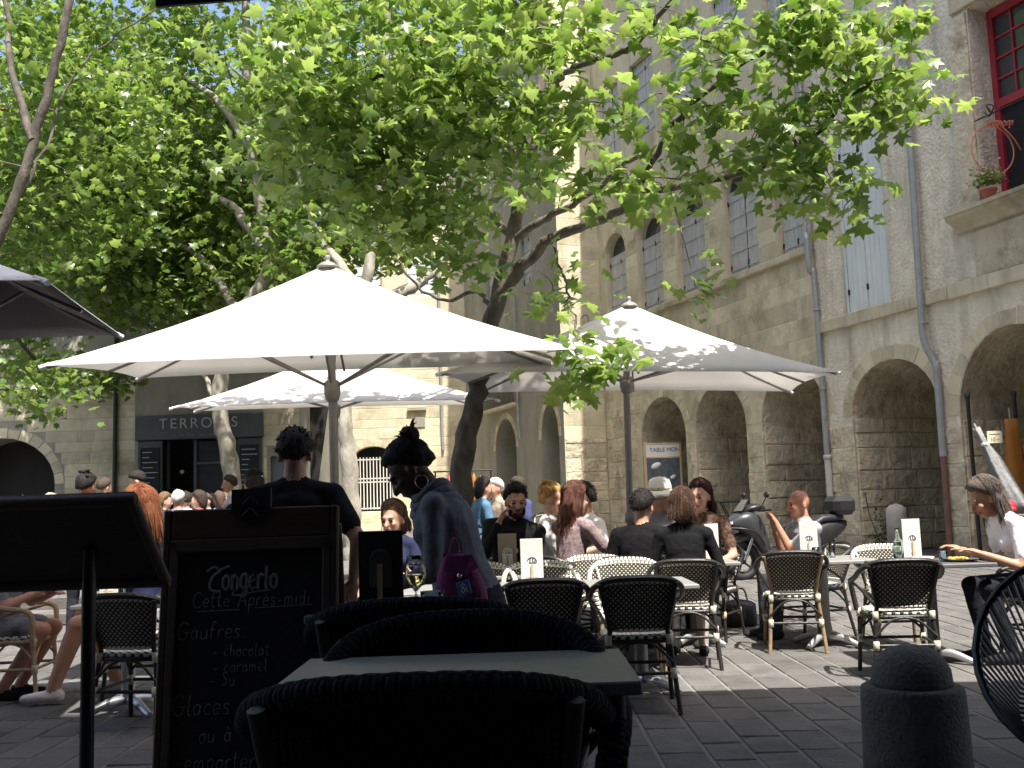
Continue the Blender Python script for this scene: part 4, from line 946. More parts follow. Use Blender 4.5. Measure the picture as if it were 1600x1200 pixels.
# ---- right hand tables
p = G(1292, 1008); table(p.x, p.y, .78, .74, TH, 'grey table in the sun by the bald man, with a pale menu card', column='stonepost')
T3 = p
gchair(1243, 1014, 80, 'cane chair in full sun, back to the terrace, with the stone arcade beyond', kind='brown')
menu_stand(gx(1265, p.y-.05, 865), p.y-.05, TH, 'white menu card in holder on the table by the bald man', face=262)
tumbler(gx(1298, p.y+.05), p.y+.1, TH, .03, .13, 'glass', 'tall printed glass beside the white menu card')
p_ = G(1275, 870, TH); tumbler(p.x-.1, p.y-.2, TH, .034, .11, 'glass', 'clear tumbler before the white menu card')
b = MB(); b.lathe([(0, 0), (.04, 0), (.055, .03), (.05, .03), (.036, .008), (0, .008)], 16); tag(b.obj('ashtray', 'ceramic', None, (p.x-.22, p.y-.18, TH)), 'small cream ashtray on the table by the bald man', 'ashtray')
q = G(1462, 1035); T4 = q
table(q.x, q.y, .74, .7, TH+.02, 'table with the meal of the woman in white T-shirt', column='tabledark', top='tabledark')
gchair(1408, 1056, 83, 'cane chair, back to the terrace, before the meal table')
chair(q.x+.02, q.y+.78, 268, 'sunlit cane chair across the meal table, white and black weave', kind='bead')
menu_stand(gx(1430, q.y-.1), q.y+.02, TH+.02, 'leaning menu card with arch emblem beside the glass bottle', face=280)
bottle(gx(1394, q.y), q.y-.06, TH+.02, 'ribbed clear bottle on the meal table', 'glass_green', 1.0)
tumbler(gx(1457, q.y), q.y-.12, TH+.02, .035, .085, 'glass_blue', 'pale blue tumbler on the meal table')
b = MB(); b.lathe([(0, 0), (.05, 0), (.085, .05), (.08, .05), (.048, .008), (0, .008)], 20); tag(b.obj('bowl', 'ceramic', None, (gx(1435, q.y-.2), q.y-.2, TH+.02)), 'cream bowl at the foot of the leaning menu card', 'bowl')
pl_ = thing('dinner_plate', 'dark plate with orange food before the woman in white', 'plate', None, (gx(1490, q.y-.05), q.y-.08, TH+.02))
b = MB(); b.lathe([(0, 0), (.09, 0), (.135, .018), (.13, .02), (.085, .006), (0, .006)], 24); b.obj('plate', 'tabledark', pl_)
b = MB()
for i in range(12): b.ell((random.uniform(-.07, .07), random.uniform(-.06, .06), .018), (.025, .018, .016), 0, 8, 5)
b.obj('food', 'food', pl_)
# ---- left tables
p = Vector((gx(203, 7.0), 7.0, 0)); table(p.x, p.y, .56, .56, TH, 'dark square table between the red haired woman and the chalkboard', top='tabledark', column='stonepost')
LT = p
chair(gx(226, 6.55), 6.58, 80, 'dark cane chair between menu lectern pole and chalkboard')
chair(gx(80, 7.6)-.24, 7.6, 6, 'tan cane chair with striped weave at the left table', kind='tan')
tumbler(LT.x-.02, LT.y-.05, TH, .035, .13, 'glass_green', 'tall clear glass on the left table')
menu_stand(LT.x-.14, LT.y, TH, 'menu card on the left table by the red haired woman', face=250)
b = MB(); b.lathe([(0, 0), (.06, 0), (.10, .014), (0, .014)], 20); tag(b.obj('saucer', 'white', None, (LT.x+.12, LT.y-.1, TH)), 'white saucer on the left table', 'saucer')
# ---- far tables on the upper square
for i, (px_, Y_, l_) in enumerate(((270, 15.4, 'white clothed far table by the shop'), (335, 17.6, 'far table in front of the shop window'), (40, 15.8, 'far table before the dark arch'), (770, 14.4, 'far table with the denim and navy diners'), (175, 17.5, 'far table under the wall of the shop house'))):
    table(gx(px_, Y_), Y_, .8, .8, .74, l_, z=UP, top='white' if i in (0, 3) else 'tabledark', group='tables on the upper square')
for px_, Y_, f_, l_ in ((300, 14.2, 95, 'far chair turned to the shop near the white table'), (325, 14.6, 85, 'far chair beside the grey haired diner'), (350, 15.4, 92, 'far chair in line with the pale plane trunk')):
    chair(gx(px_, Y_), Y_, f_, l_, group='chairs on the upper square', z=UP)

# ---- wide wicker armchairs and tables of the dark terrace
TZ = .18
def tub_chair(label, x, y, face, z=TZ):
    t = thing('wicker_armchair', label, 'armchair', 'black wicker armchairs of the terrace', (x, y, z), R(face-90))
    half = [(.27, .26, .42), (.31, .27, .58), (.335, .20, .655), (.345, .04, .675), (.335, -.12, .71), (.29, -.25, .77), (.18, -.325, .805), (0, -.35, .815)]
    full = [Vector(p) for p in half]+[Vector((-p[0], p[1], p[2])) for p in half[-2::-1]]
    C_ = curve_pts(full, 12); b = MB(); b.tube(C_, [.030*(1+.10*abs(math.sin(i*1.15))) for i in range(len(C_))], 12); b.obj('braided_rim', 'wicker_rim', t)
    bk = MB(); nu, nv = 14, 8; V = []; UV = []
    for off in (0, .02):
        for i in range(nv+1):
            for j in range(nu+1):
                v = i/nv; a = (-1+2*j/nu); hw = .22+.06*v; V.append((a*hw, -.215-.115*v-.03*(1-a*a)+off+.06*a*a*v, .45+.36*v-.04*a*a*v)); UV.append((a*hw, .36*v))
    q = (nu+1)*(nv+1); Fs = []
    for i in range(nv):
        for j in range(nu):
            a = i*(nu+1)+j; Fs.append((a, a+1, a+nu+2, a+nu+1)); Fs.append((q+a+nu+1, q+a+nu+2, q+a+1, q+a))
    bk.add(V, Fs, 0, UV, True); bk.obj('backrest', 'wicker', t)
    s_ = MB(); s_.bbox((0, .02, .43), (.54, .5, .05), .02); s_.obj('seat', 'wicker', t)
    for sx in (-1, 1):
        l = MB(); l.tube([(sx*.28, .27, 0), (sx*.27, .26, .43)], .018, 8); l.obj('leg', 'cane_dark', t)
        l = MB(); l.tube(curve_pts([(sx*.28, -.29, 0), (sx*.25, -.23, .42), (sx*.28, -.32, .78)], 4), .018, 8); l.obj('leg', 'cane_dark', t)
        l = MB(); l.tube(curve_pts([(sx*.25, -.23, .45), (sx*.30, .0, .58), (sx*.33, .18, .65)], 4), .014, 8); l.obj('arm_brace', 'cane_dark', t)
        l = MB(); l.tube([(sx*.28, .26, .2), (sx*.27, -.26, .2)], .012, 6); l.obj('stretcher', 'cane_dark', t)
    return t
F1 = tub_chair('black wicker armchair with its back to the camera side of the grey table', gx(648, 1.95, 1050), 2.28, 90); F1.scale = (1.06, 1, .965)
tub_chair('black wicker armchair facing the grey table, blue sheen on its braided rim', gx(728, 2.72, 960), 2.40, 270)
tub_chair('black wicker armchair behind another, its rim beside the chalkboard', gx(640, 3.2, 960), 3.5, 92)
def plain_table(label, X0, X1, Y0, Y1, h, top):
    t = thing('terrace_table', label, 'table', 'grey topped tables of the terrace', ((X0+X1)/2, (Y0+Y1)/2, TZ)); w, d = X1-X0, Y1-Y0
    b = MB(); b.bbox((0, 0, h-.014), (w, d, .028), .004); b.obj('tabletop', top, t)
    for sx in (-1, 1):
        for sy in (-1, 1):
            b = MB(); b.tube([(sx*(w/2-.05), sy*(d/2-.05), 0), (sx*(w/2-.05), sy*(d/2-.05), h-.03)], .018, 8); b.obj('leg', 'blackmetal', t)
    return t
plain_table('pale grey table top between two wicker armchairs', -.525, .245, 2.13, 2.60, .752, 'tabletop')
plain_table('terrace table carrying the wine glass', -.75, -.14, 3.62, 4.10, .752, 'tabletop')
wz_ = TZ+.752
wg = thing('wine_glass', 'stemmed glass half full of white wine', 'glass', None, (gx(650, 3.72, 930), 3.72, wz_))
b = MB(); b.lathe([(0, 0), (.034, 0), (.033, .003), (.006, .008), (.0042, .02), (.0042, .062), (.010, .07), (.030, .093), (.039, .12), (.036, .155), (.029, .19), (.0275, .19), (.0345, .155), (.0375, .12), (.0285, .0945), (.008, .073), (0, .0715)], 28); b.obj('glass', 'glass', wg)
b = MB(); b.lathe([(0, .0725), (.0075, .0742), (.028, .0955), (.0368, .12), (.0370, .1225), (0, .1225)], 28); b.obj('wine', 'wine', wg)
tumbler(gx(676, 3.75, 945), 3.75, wz_, .044, .06, 'glass_blue', 'low pale blue tumbler beside the wine glass')
menu_stand(gx(592, 3.8, 900), 3.85, wz_, 'menu card coloured dark for the shade beside the wine glass', card='slate', face=262, s=1.02, w=.165, h=.25, lab='tabledark')  # same holder as the others, shade put into card and label colours
# cord chair (round, hair-pin legs)
ac = thing('cord_chair', 'round black cord armchair at the terrace edge', 'armchair', None, (at(1660, 1000, 3.55).x+.22, 3.75, TZ), R(150)); ac.scale = (1, 1, .94)
hoopc = Vector((0, -.02, .56)); Q = []
for i in range(28):
    a = 2*math.pi*i/28; Q.append(hoopc+Vector((.40*math.cos(a), -.25*math.sin(a)-.02, .40*math.sin(a)*.92-.02)))
b = MB(); b.tube(Q, .016, 8, closed=True); b.obj('frame', 'blackmetal', ac)
cords = MB(); ctr = Vector((0, .16, .36))
inner = [ctr+Vector((.10*math.cos(2*math.pi*i/84), .02, .08*math.sin(2*math.pi*i/84))) for i in range(84)]
for i in range(84):
    a = 2*math.pi*i/84; o_ = hoopc+Vector((.40*math.cos(a), -.25*math.sin(a)-.02, .40*math.sin(a)*.92-.02)); m_ = o_.lerp(inner[i], .5)+Vector((0, .09, -.07)); cords.tube([o_, m_, inner[i]], .0055, 5)
cords.tube(inner, .006, 5, closed=True); cords.obj('cords', 'blackmetal', ac)
for sx in (-1, 1):
    for sy in (-1, 1):
        b = MB(); b.tube([(sx*.16, sy*.1+.05, .36 if sy > 0 else .33), (sx*.24, sy*.26, 0)], .012, 8); b.obj('leg', 'blackmetal', ac)

# ---- bollards
def bollard(label, x, y, r, h, m, dome=True):
    t = thing('stone_bollard', label, 'bollard', None, (x, y, 0))
    b = MB(); b.lathe([(r*1.06, 0), (r*1.03, h*.3), (r, h*.66), (r*.98, h*.72), (r*.90, h*.735), (.0, h*.735)] if dome else [(r*1.05, 0), (r, h*.8), (r*.97, h*.9), (r*.6, h*.97), (0, h)], 36); b.obj('shaft', m, t)
    if dome:
        d = MB(); hh = h*.265; rr = r*.78; d.lathe([(rr, h*.735), (rr*1.0, h*.76), (rr*.97, h*.735+hh*.4), (rr*.82, h*.735+hh*.68), (rr*.55, h*.735+hh*.9), (rr*.25, h*.735+hh*.985), (0, h)], 36); d.obj('cap', m, t)
    return t
bollard('thick dark stone bollard with domed cap in the shade', gx(1427, 4.55, 1100), 4.55, .215, at(1427, 1007, 4.55).z, 'granite')
p = G(1405, 866); bollard('slim pale stone bollard at the foot of the arcade', p.x, p.y, .2, 1.02, 'stonepost', False)

# ---- chalkboard with handwriting
GL = {'C': (.6, [[(.55, .8), (.35, .98), (.12, .8), (.05, .45), (.15, .1), (.35, 0), (.55, .12)]]), 'e': (.45, [[(.05, .28), (.38, .32), (.3, .52), (.15, .52), (.05, .28), (.15, .03), (.4, .08)]]),
 't': (.36, [[(.15, .9), (.13, .3), (.2, .02), (.34, .06)], [(.0, .6), (.34, .62)]]), 'A': (.6, [[(.02, -.05), (.28, .98), (.55, -.05)], [(.12, .35), (.5, .37)]]),
 'p': (.45, [[(.08, .5), (.08, -.4)], [(.08, .4), (.25, .54), (.4, .35), (.28, .05), (.08, .12)]]), 'r': (.36, [[(.06, .5), (.08, .0)], [(.08, .3), (.18, .5), (.34, .5)]]),
 's': (.4, [[(.34, .48), (.15, .52), (.08, .38), (.3, .2), (.26, .03), (.04, .05)]]), '-': (.4, [[(.05, .28), (.33, .3)]]), '.': (.3, [[(.1, .02), (.14, .05)]]),
 'm': (.65, [[(.05, .5), (.06, 0)], [(.06, .35), (.2, .52), (.28, .35), (.29, 0)], [(.29, .35), (.42, .52), (.52, .35), (.54, 0)]]), 'i': (.2, [[(.08, .5), (.09, 0)], [(.08, .7), (.1, .73)]]),
 'd': (.48, [[(.36, .3), (.22, .52), (.06, .3), (.16, .02), (.36, .12)], [(.36, .95), (.37, .0)]]), 'G': (.68, [[(.55, .85), (.32, .98), (.1, .78), (.04, .4), (.2, .02), (.5, .08), (.55, .4)], [(.32, .42), (.66, .4)]]),
 'a': (.48, [[(.36, .42), (.2, .52), (.05, .28), (.15, .02), (.34, .12), (.37, .5), (.4, .02)]]), 'u': (.46, [[(.05, .5), (.08, .1), (.22, 0), (.36, .15), (.37, .5), (.4, 0)]]),
 'f': (.4, [[(.36, .92), (.2, .9), (.14, .5), (.12, 0)], [(.0, .48), (.32, .52)]]), 'h': (.44, [[(.06, .98), (.07, 0)], [(.07, .3), (.2, .5), (.34, .38), (.36, 0)]]),
 'o': (.45, [[(.2, .52), (.05, .3), (.14, .02), (.32, .05), (.38, .32), (.2, .52), (.42, .46)]]), 'c': (.4, [[(.35, .45), (.2, .52), (.06, .3), (.14, .03), (.36, .06)]]),
 'l': (.24, [[(.1, .98), (.08, .2), (.14, .0), (.22, .04)]]), 'n': (.45, [[(.05, .5), (.06, 0)], [(.06, .33), (.2, .52), (.34, .36), (.36, 0)]]), 'S': (.5, [[(.44, .85), (.25, .98), (.08, .78), (.36, .4), (.32, .05), (.04, .08)]]),
 'e\u0300': (.45, [[(.05, .28), (.38, .32), (.3, .52), (.15, .52), (.05, .28), (.15, .03), (.4, .08)], [(.12, .82), (.28, .66)]]), 'a\u0300': (.48, [[(.36, .42), (.2, .52), (.05, .28), (.15, .02), (.34, .12), (.37, .5), (.4, .02)], [(.12, .82), (.28, .66)]]), ' ': (.4, [])}
def handwrite(b, glyphs, x, z, size, y, r=.0022, slant=.08):
    for g in glyphs:
        w, st = GL[g]; jz = random.uniform(-.02, .02)*size
        for s_ in st:
            pts = [Vector((x+(q[0]+slant*q[1])*size, y, z+jz+q[1]*size)) for q in s_]
            b.tube(curve_pts(pts, 4) if len(pts) > 2 else pts, r*random.uniform(.8, 1.15), 5)
        x += (w+.06)*size
    return x
BY = 3.72; bx0 = gx(258, BY, 800); bx1 = gx(530, BY, 800); BW = bx1-bx0; BH = 1.14
cb = thing('chalkboard_sign', 'wooden framed pavement chalkboard with beer name and chalk snack list', 'chalkboard', None, ((bx0+bx1)/2, BY, TZ), 0)
fr = link('panel_tilt', None, cb); bpy.data.objects.remove(fr)
TL = Matrix.Rotation(R(-7), 4, 'X')
def bpart(b, name, m, par=None):
    b.v = [tuple(TL @ (Vector(v)) + Vector((0, -.14, 0))) for v in b.v]; return b.obj(name, m, par or cb)
b = MB(); 
for s_ in (-1, 1): b.bbox((s_*(BW/2-.015), 0, BH/2), (.03, .03, BH), .006)
b.bbox((0, 0, BH-.055), (BW-.06, .03, .11), .006); b.bbox((0, 0, .12), (BW-.06, .03, .08), .006); bpart(b, 'frame', 'boardwood')
b = MB(); iw = BW-.056
for s_ in (-1, 1): b.bbox((s_*(iw/2-.014), -.004, .60), (.028, .024, .86), .004)
b.bbox((0, -.004, BH-.13), (iw, .024, .045), .004); bpart(b, 'inner_frame', 'boardwood2')
b = MB(); b.box((0, .006, .57), (iw-.04, .012, .88)); sl_ = bpart(b, 'slate', 'slate')
PXM = FOC/BY; bxc = (258+530)/2
LX = lambda px_: (px_-bxc)/PXM
LZ = lambda py_: BH-(py_-800)/PXM
# beer name: tall narrow letters drawn with a broad nib
NIB = {'o': (.5, [[(.25, .98), (.06, .74), (.06, .28), (.25, .04), (.44, .28), (.44, .74), (.25, .98)]]), 'n': (.55, [[(.06, 1.0), (.1, .9), (.1, .04)], [(.1, .74), (.3, .98), (.44, .8), (.44, .04)]]), 'g': (.52, [[(.42, .98), (.2, .98), (.06, .7), (.06, .3), (.22, .08), (.42, .3)], [(.44, 1.0), (.43, -.25), (.2, -.42), (.0, -.3)]]),
       'e': (.48, [[(.1, .5), (.42, .66), (.3, .98), (.08, .76), (.06, .28), (.24, .04), (.42, .2)]]), 'r': (.42, [[(.08, .98), (.1, .04)], [(.1, .72), (.26, .98), (.4, .86)]]), 'l': (.28, [[(.04, 1.45), (.12, 1.4), (.12, .16), (.2, .04)]])}
b = MB(); nx = LX(352); nz_ = LZ(925); ns = .0555
for ch_ in 'ongerlo':
    w_, st_ = NIB[ch_]
    for q_ in st_: b.tube([Vector((nx+a_*ns, -.001, nz_+c_*ns)) for a_, c_ in q_], .0062, 6)
    nx += (w_+.13)*ns*.86
b.tube(curve_pts([(LX(362), -.001, LZ(888)), (LX(348), -.001, LZ(893)), (LX(338), -.001, LZ(889)), (LX(328), -.001, LZ(896))], 4), .0045, 6)
b.tube(curve_pts([(LX(350), -.001, LZ(893)), (LX(336), -.001, LZ(905)), (LX(333), -.001, LZ(920)), (LX(342), -.001, LZ(926)), (LX(350), -.001, LZ(925))], 4), .0052, 6)
b.tube(curve_pts([(LX(372), -.001, LZ(925)), (LX(368), -.001, LZ(931)), (LX(380), -.001, LZ(932)), (LX(400), -.001, LZ(928)), (LX(426), -.001, LZ(926))], 5), .0036, 5)
bpart(b, 'beer_name', 'chalk')
def line(gl, px_, py_, size, name='chalk_writing'):
    b = MB(); handwrite(b, gl, LX(px_), LZ(py_), size, -.001, r=.0019); bpart(b, name, 'chalk')
sp = lambda s_: list(s_)
line(sp('Cette Apr')+['e\u0300']+sp('s-midi'), 307, 949, .054)
b = MB(); b.tube([(LX(315), -.001, LZ(955)), (LX(380), -.001, LZ(954))], .0018, 5); b.tube([(LX(402), -.001, LZ(952)), (LX(490), -.001, LZ(950))], .0018, 5); bpart(b, 'underline', 'chalk')
line(sp('Gaufres.'), 286, 996, .062)
line(sp('- chocolat'), 340, 1022, .044); line(sp('- caramel'), 341, 1045, .044); line(sp('- Su'), 337, 1064, .046)
line(sp('Glaces'), 283, 1105, .068); line(sp('ou ')+['a\u0300'], 324, 1144, .058); line(sp('emporter'), 304, 1182, .062)
b = MB()   # crest on top
P_ = [Vector((-.07, -.02, BH-.02)), Vector((-.07, -.02, BH+.065)), Vector((.07, -.02, BH+.07)), Vector((.07, -.02, BH-.02)), Vector((.035, -.02, BH-.05)), Vector((0, -.02, BH-.06)), Vector((-.035, -.02, BH-.05))]
b.poly(P_, (0, .024, 0)); cr = bpart(b, 'crest', 'slate')
b = MB()
for z_ in (BH+.025, BH-.015): 
    for s_ in (-1, 1): b.tube([(0, -.024, z_+.012), (s_*.028, -.024, z_-.016)], .004, 5)
bpart(b, 'chevron', 'boardwood2')
b = MB(); rotb = Matrix.Rotation(R(9), 3, 'X')
for s_ in (-1, 1): b.bbox((s_*(BW/2-.03), .16, .53), (.05, .028, 1.08), .005, rot=rotb)
b.bbox((0, .2, .3), (BW-.1, .024, .06), .005); b.obj('rear_leg_frame', 'boardwood', cb)

# ---- menu lectern seen from behind
lc = thing('menu_lectern', 'dark wooden menu lectern seen from its back, on black poles', 'menu stand', None, (0, 0, 0))
Yt, Yb = 2.75, 3.02; xr = at(206, 781, Yt).x; zt_ = at(206, 781, Yt).z; zb_ = at(252, 908, Yb).z; xl = xr-.82
dv = Vector((0, Yb-Yt, zb_-zt_)); nrm = Vector((0, -dv.z, dv.y)).normalized()
if nrm.z < 0: nrm = -nrm
b = MB(); b.poly([Vector((xl, Yt, zt_)), Vector((xr, Yt, zt_)), Vector((xr, Yt, zt_))+dv, Vector((xl, Yt, zt_))+dv], nrm*.03); b.obj('panel', 'boardwood', lc)
fb = MB(); e_ = dv.normalized()
for a_, c_ in (((xl, 0), (xr, 0)), ((xl, 1), (xr, 1))):
    f_ = a_[1]; ctr_ = Vector(((xl+xr)/2, Yt, zt_))+dv*f_; fb.tube([Vector((xl-.01, ctr_.y, ctr_.z)), Vector((xr+.012, ctr_.y, ctr_.z))], .018, 6)
for x_ in (xl, xr): fb.tube([Vector((x_, Yt, zt_)), Vector((x_, Yt, zt_))+dv], .016, 6)
fb.obj('frame', 'boardwood2', lc)
for x_ in (gx(138, 2.9, 1000), xl+.15):
    b = MB(); b.tube([(x_, 2.9, TZ), (x_, 2.9, zt_-.13)], .0195, 10); b.obj('pole', 'blackmetal', lc)
    b = MB(); b.bbox((x_, 2.9, TZ+.012), (.24, .4, .02), .006); b.obj('base', 'blackmetal', lc)

# ================================================================== THINGS UNDER THE ARCADE
def A2W(u, v, z=0):     # arcade frame -> world
    d = Vector((-math.sin(R(20)), math.cos(R(20)), 0)); n = Vector((-math.cos(R(20)), -math.sin(R(20)), 0)); return Vector((7.75, 21.0, z))+d*u+n*v
# scooter
SC = at(1225, 800, 16.2); sc = thing('motor_scooter', 'grey maxi scooter parked before the arches behind the bald man', 'scooter', None, (SC.x, SC.y, 0), R(196))
def wheel(parent, x_, r):
    w = link('wheel', None, parent); b = MB(); Q = [(x_+r*.86*math.cos(2*math.pi*i/24), 0, r+r*.86*math.sin(2*math.pi*i/24)) for i in range(24)]; b.tube(Q, r*.22, 10, closed=True)
    bpy.data.objects.remove(w); w = b.obj('tyre', 'rubber', parent)
    b = MB(); b.tube([(x_+r*.62*math.cos(2*math.pi*i/20), 0, r+r*.62*math.sin(2*math.pi*i/20)) for i in range(20)], .02, 6, closed=True)
    for i in range(5):
        a = 2*math.pi*i/5; b.tube([(x_, 0, r), (x_+r*.62*math.cos(a), 0, r+r*.62*math.sin(a))], .016, 6)
    b.lathe([(.0, -.05), (.05, -.05), (.05, .05), (0, .05)], 10, (x_, 0, r), rot=Matrix.Rotation(R(90), 3, 'X')); b.obj('rim', 'blackmetal', w)
wheel(sc, .78, .29); wheel(sc, -.72, .28)
b = MB(); b.tube(curve_pts([(.46, 0, .56), (.66, 0, .66), (.9, 0, .60), (1.04, 0, .47)], 5), [.05, .07, .08, .085, .085, .085, .085, .085, .085, .085, .08, .075, .07, .06, .05, .04], 10); b.obj('front_fender', 'scootshade', sc)
def loft(b, secs, n=14, mi=0, e=.8):
    """secs: (x, yc, zc, ry, rz) sections along x"""
    V = []
    for x_, yc, zc, ry, rz in secs:
        for j in range(n):
            a = 2*math.pi*j/n; V.append((x_, yc+ry*math.copysign(abs(math.cos(a))**e, math.cos(a)), zc+rz*math.copysign(abs(math.sin(a))**e, math.sin(a))))
    F = [(i*n+j, i*n+(j+1) % n, (i+1)*n+(j+1) % n, (i+1)*n+j) for i in range(len(secs)-1) for j in range(n)]+[tuple(range(n-1, -1, -1)), tuple(range((len(secs)-1)*n, len(secs)*n))]
    b.add(V, F, mi, None, True)
b = MB(); loft(b, [(1.06, 0, .80, .03, .02), (.98, 0, .84, .12, .07), (.84, 0, .88, .20, .13), (.70, 0, .86, .23, .19), (.58, 0, .80, .21, .24), (.48, 0, .70, .17, .28), (.40, 0, .58, .13, .24), (.34, 0, .48, .10, .14)], e=.62); b.obj('front_fairing', 'scootshade', sc)
b = MB(); loft(b, [(.78, 0, 1.03, .05, .03), (.66, 0, 1.08, .15, .05), (.52, 0, 1.10, .17, .06), (.40, 0, 1.08, .12, .05), (.34, 0, 1.05, .05, .03)], e=.7); b.obj('cockpit', 'scootblack', sc)
b = MB()
for s_ in (-1, 1): b.tube(curve_pts([(1.0, s_*.13, .80), (.8, s_*.225, .78), (.6, s_*.225, .70), (.45, s_*.17, .5)], 4), .012, 6)
b.obj('trim', 'scootblack', sc)
b = MB(); loft(b, [(.4, 0, .36, .17, .1), (.1, 0, .34, .2, .1), (-.1, 0, .42, .2, .2), (-.3, 0, .56, .19, .24), (-.7, 0, .66, .17, .2), (-1.0, 0, .76, .1, .1), (-1.08, 0, .8, .05, .05)]); b.obj('body', 'scootblack', sc)
b = MB(); loft(b, [(.0, 0, .74, .1, .05), (-.15, 0, .78, .16, .07), (-.45, 0, .80, .17, .07), (-.6, 0, .88, .16, .07), (-.95, 0, .9, .13, .06), (-1.02, 0, .9, .06, .04)]); b.obj('seat', 'leather', sc)
for s_ in (-1, 1):
    b = MB(); b.ell((.99, s_*.10, .87), (.05, .07, .035), 0, 10, 6); b.obj('headlight', 'chrome', sc)
    b = MB(); b.tube(curve_pts([(.55, s_*.2, 1.05), (.52, s_*.3, 1.17), (.5, s_*.36, 1.26)], 4), .008, 6); b.ell((.5, s_*.37, 1.29), (.03, .08, .05), 0, 10, 6); b.obj('mirror', 'scootblack', sc)
    b = MB(); b.tube([(.5, s_*.1, 1.05), (.42, s_*.34, 1.06)], .016, 8); b.obj('handlebar', 'rubber', sc)
    b = MB(); b.tube([(.62, s_*.1, .66), (.78, s_*.1, .3)], .025, 8); b.obj('fork', 'chrome', sc)
b = MB(); b.poly([Vector((.80, -.13, 1.05)), Vector((.80, .13, 1.05)), Vector((.66, .09, 1.22)), Vector((.66, -.09, 1.22))], (.012, 0, .005)); b.obj('windscreen', 'windowglass', sc)
b = MB(); b.bbox((-1.0, 0, 1.08), (.4, .42, .3), .08); b.obj('top_case', 'scootblack', sc)
# framed poster
pw = A2W(9.55, -.55); ps = thing('framed_poster', 'wood framed poster with white heading TABLE MON leaning in an arch', 'poster', None, (gx(1040, pw.y, 800), pw.y, 0), R(8))
pz0 = at(1042, 775, pw.y).z; pz1 = at(1042, 692, pw.y).z; pwid = gx(1072, pw.y)-gx(1012, pw.y)
b = MB()
for s_ in (-1, 1): b.bbox((s_*(pwid/2-.03), 0, (pz0+pz1)/2), (.06, .05, pz1-pz0), .008); 
for s_ in (-1, 1): b.tube([(s_*(pwid/2-.06), .03, 0), (s_*(pwid/2-.06), .03, pz0+.1)], .025, 6)
b.bbox((0, 0, pz1-.02), (pwid-.12, .05, .05), .008); b.bbox((0, 0, pz0+.03), (pwid-.12, .05, .06), .008); b.bbox((0, 0, pz1-.42), (pwid-.12, .05, .05), .008); b.obj('frame', 'lightwood', ps)
b = MB(); b.box((0, .0, pz1-.22), (pwid-.12, .02, .36)); hd = b.obj('heading', 'white', ps)
tm = text_mesh('TABLE MON', .17, .003, 1.0); tm.materials.append(MT['tabledark']); link('lettering', tm, hd, (.06, -.016, pz1-.2), (R(90), 0, 0))
b = MB(); b.box((0, .0, (pz0+pz1-.4)/2), (pwid-.12, .02, pz1-pz0-.46)); pr = b.obj('print', 'poster_dark', ps)
for x_, z_, r_ in ((-.22, pz1-.66, .16), (.28, pz1-1.0, .1), (-.1, pz1-1.2, .08)):
    b = MB(); b.lathe([(0, 0), (r_, 0), (r_, .006), (0, .006)], 18, (x_, -.016, z_), rot=Matrix.Rotation(R(90), 3, 'X') @ Matrix.Rotation(R(20), 3, 'Z'), sy=.55); b.obj('printed_plate', 'white', pr)
# iron console table in an arch
ct = A2W(6.3, -.9); cn = thing('console_table', 'thin iron side table with curved legs inside an arch', 'table', None, (gx(1145, ct.y), ct.y, 0), R(0))
b = MB(); b.bbox((0, 0, 1.12), (.75, .4, .04), .01); b.obj('tabletop', 'iron', cn)
for s_ in (-1, 1):
    for sy in (-1, 1):
        b = MB(); b.tube(curve_pts([(s_*.3, sy*.15, 1.1), (s_*.16, sy*.14, .75), (s_*.27, sy*.14, .4), (s_*.18, sy*.15, 0)], 5), .018, 6); b.obj('leg', 'iron', cn)
# closed parasol, orange cloth, price card and poles in the nearest arch
wp = A2W(-2.9, -.1)
fo = thing('folded_parasol', 'folded silver grey parasol tied at its top, leaning in the arch', 'parasol', None, (0, 0, 0))
t0 = at(1525, 668, wp.y-.4); t1 = at(1592, 790, wp.y-.9); t1b = t0.lerp(t1, 2.0)
V = []; n = 14
for k in range(9):
    f = k/8; c_ = t0.lerp(t1, f*1.08); r_ = .05+.10*f-.02*math.sin(f*9)*(f < .4)
    for j in range(n): a = 2*math.pi*j/n; rr = r_*(1+.42*math.sin(a*5+f*3)); V.append(c_+Vector((rr*math.cos(a), rr*math.sin(a), rr*.3*math.cos(a))))
b = MB(); b.add(V, [(i*n+j, i*n+(j+1) % n, (i+1)*n+(j+1) % n, (i+1)*n+j) for i in range(8) for j in range(n)]+[tuple(range(n-1, -1, -1)), tuple(range(8*n, 9*n))], 0, None, True); b.obj('folded_canvas', 'silvercloth_shade', fo)
b = MB(); d_ = (t1-t0); gnd = t0+d_*(t0.z/(t0.z-t1.z)); b.tube([t0-d_*.05, gnd], .02, 8); b.obj('pole', 'alu', fo)
b = MB(); c_ = t0.lerp(t1, .22); b.lathe([(.06, -.03), (.075, 0), (.06, .03)], 14, c_); b.obj('tie', 'canvas_grey', fo)
oc = at(1582, 700, wp.y+.1); b = MB(); V = []; n = 12
for k in range(8):
    z_ = .75+1.75*k/7
    for j in range(n): a = 2*math.pi*j/n; r_ = .17*(1.25-.08*k)*(1+.25*math.sin(3*a+k*.4)); V.append((oc.x+r_*math.cos(a), oc.y+r_*.6*math.sin(a), z_))
b.add(V, [(i*n+j, i*n+(j+1) % n, (i+1)*n+(j+1) % n, (i+1)*n+j) for i in range(7) for j in range(n)]+[tuple(range(n-1, -1, -1)), tuple(range(7*n, 8*n))], 0, None, True)
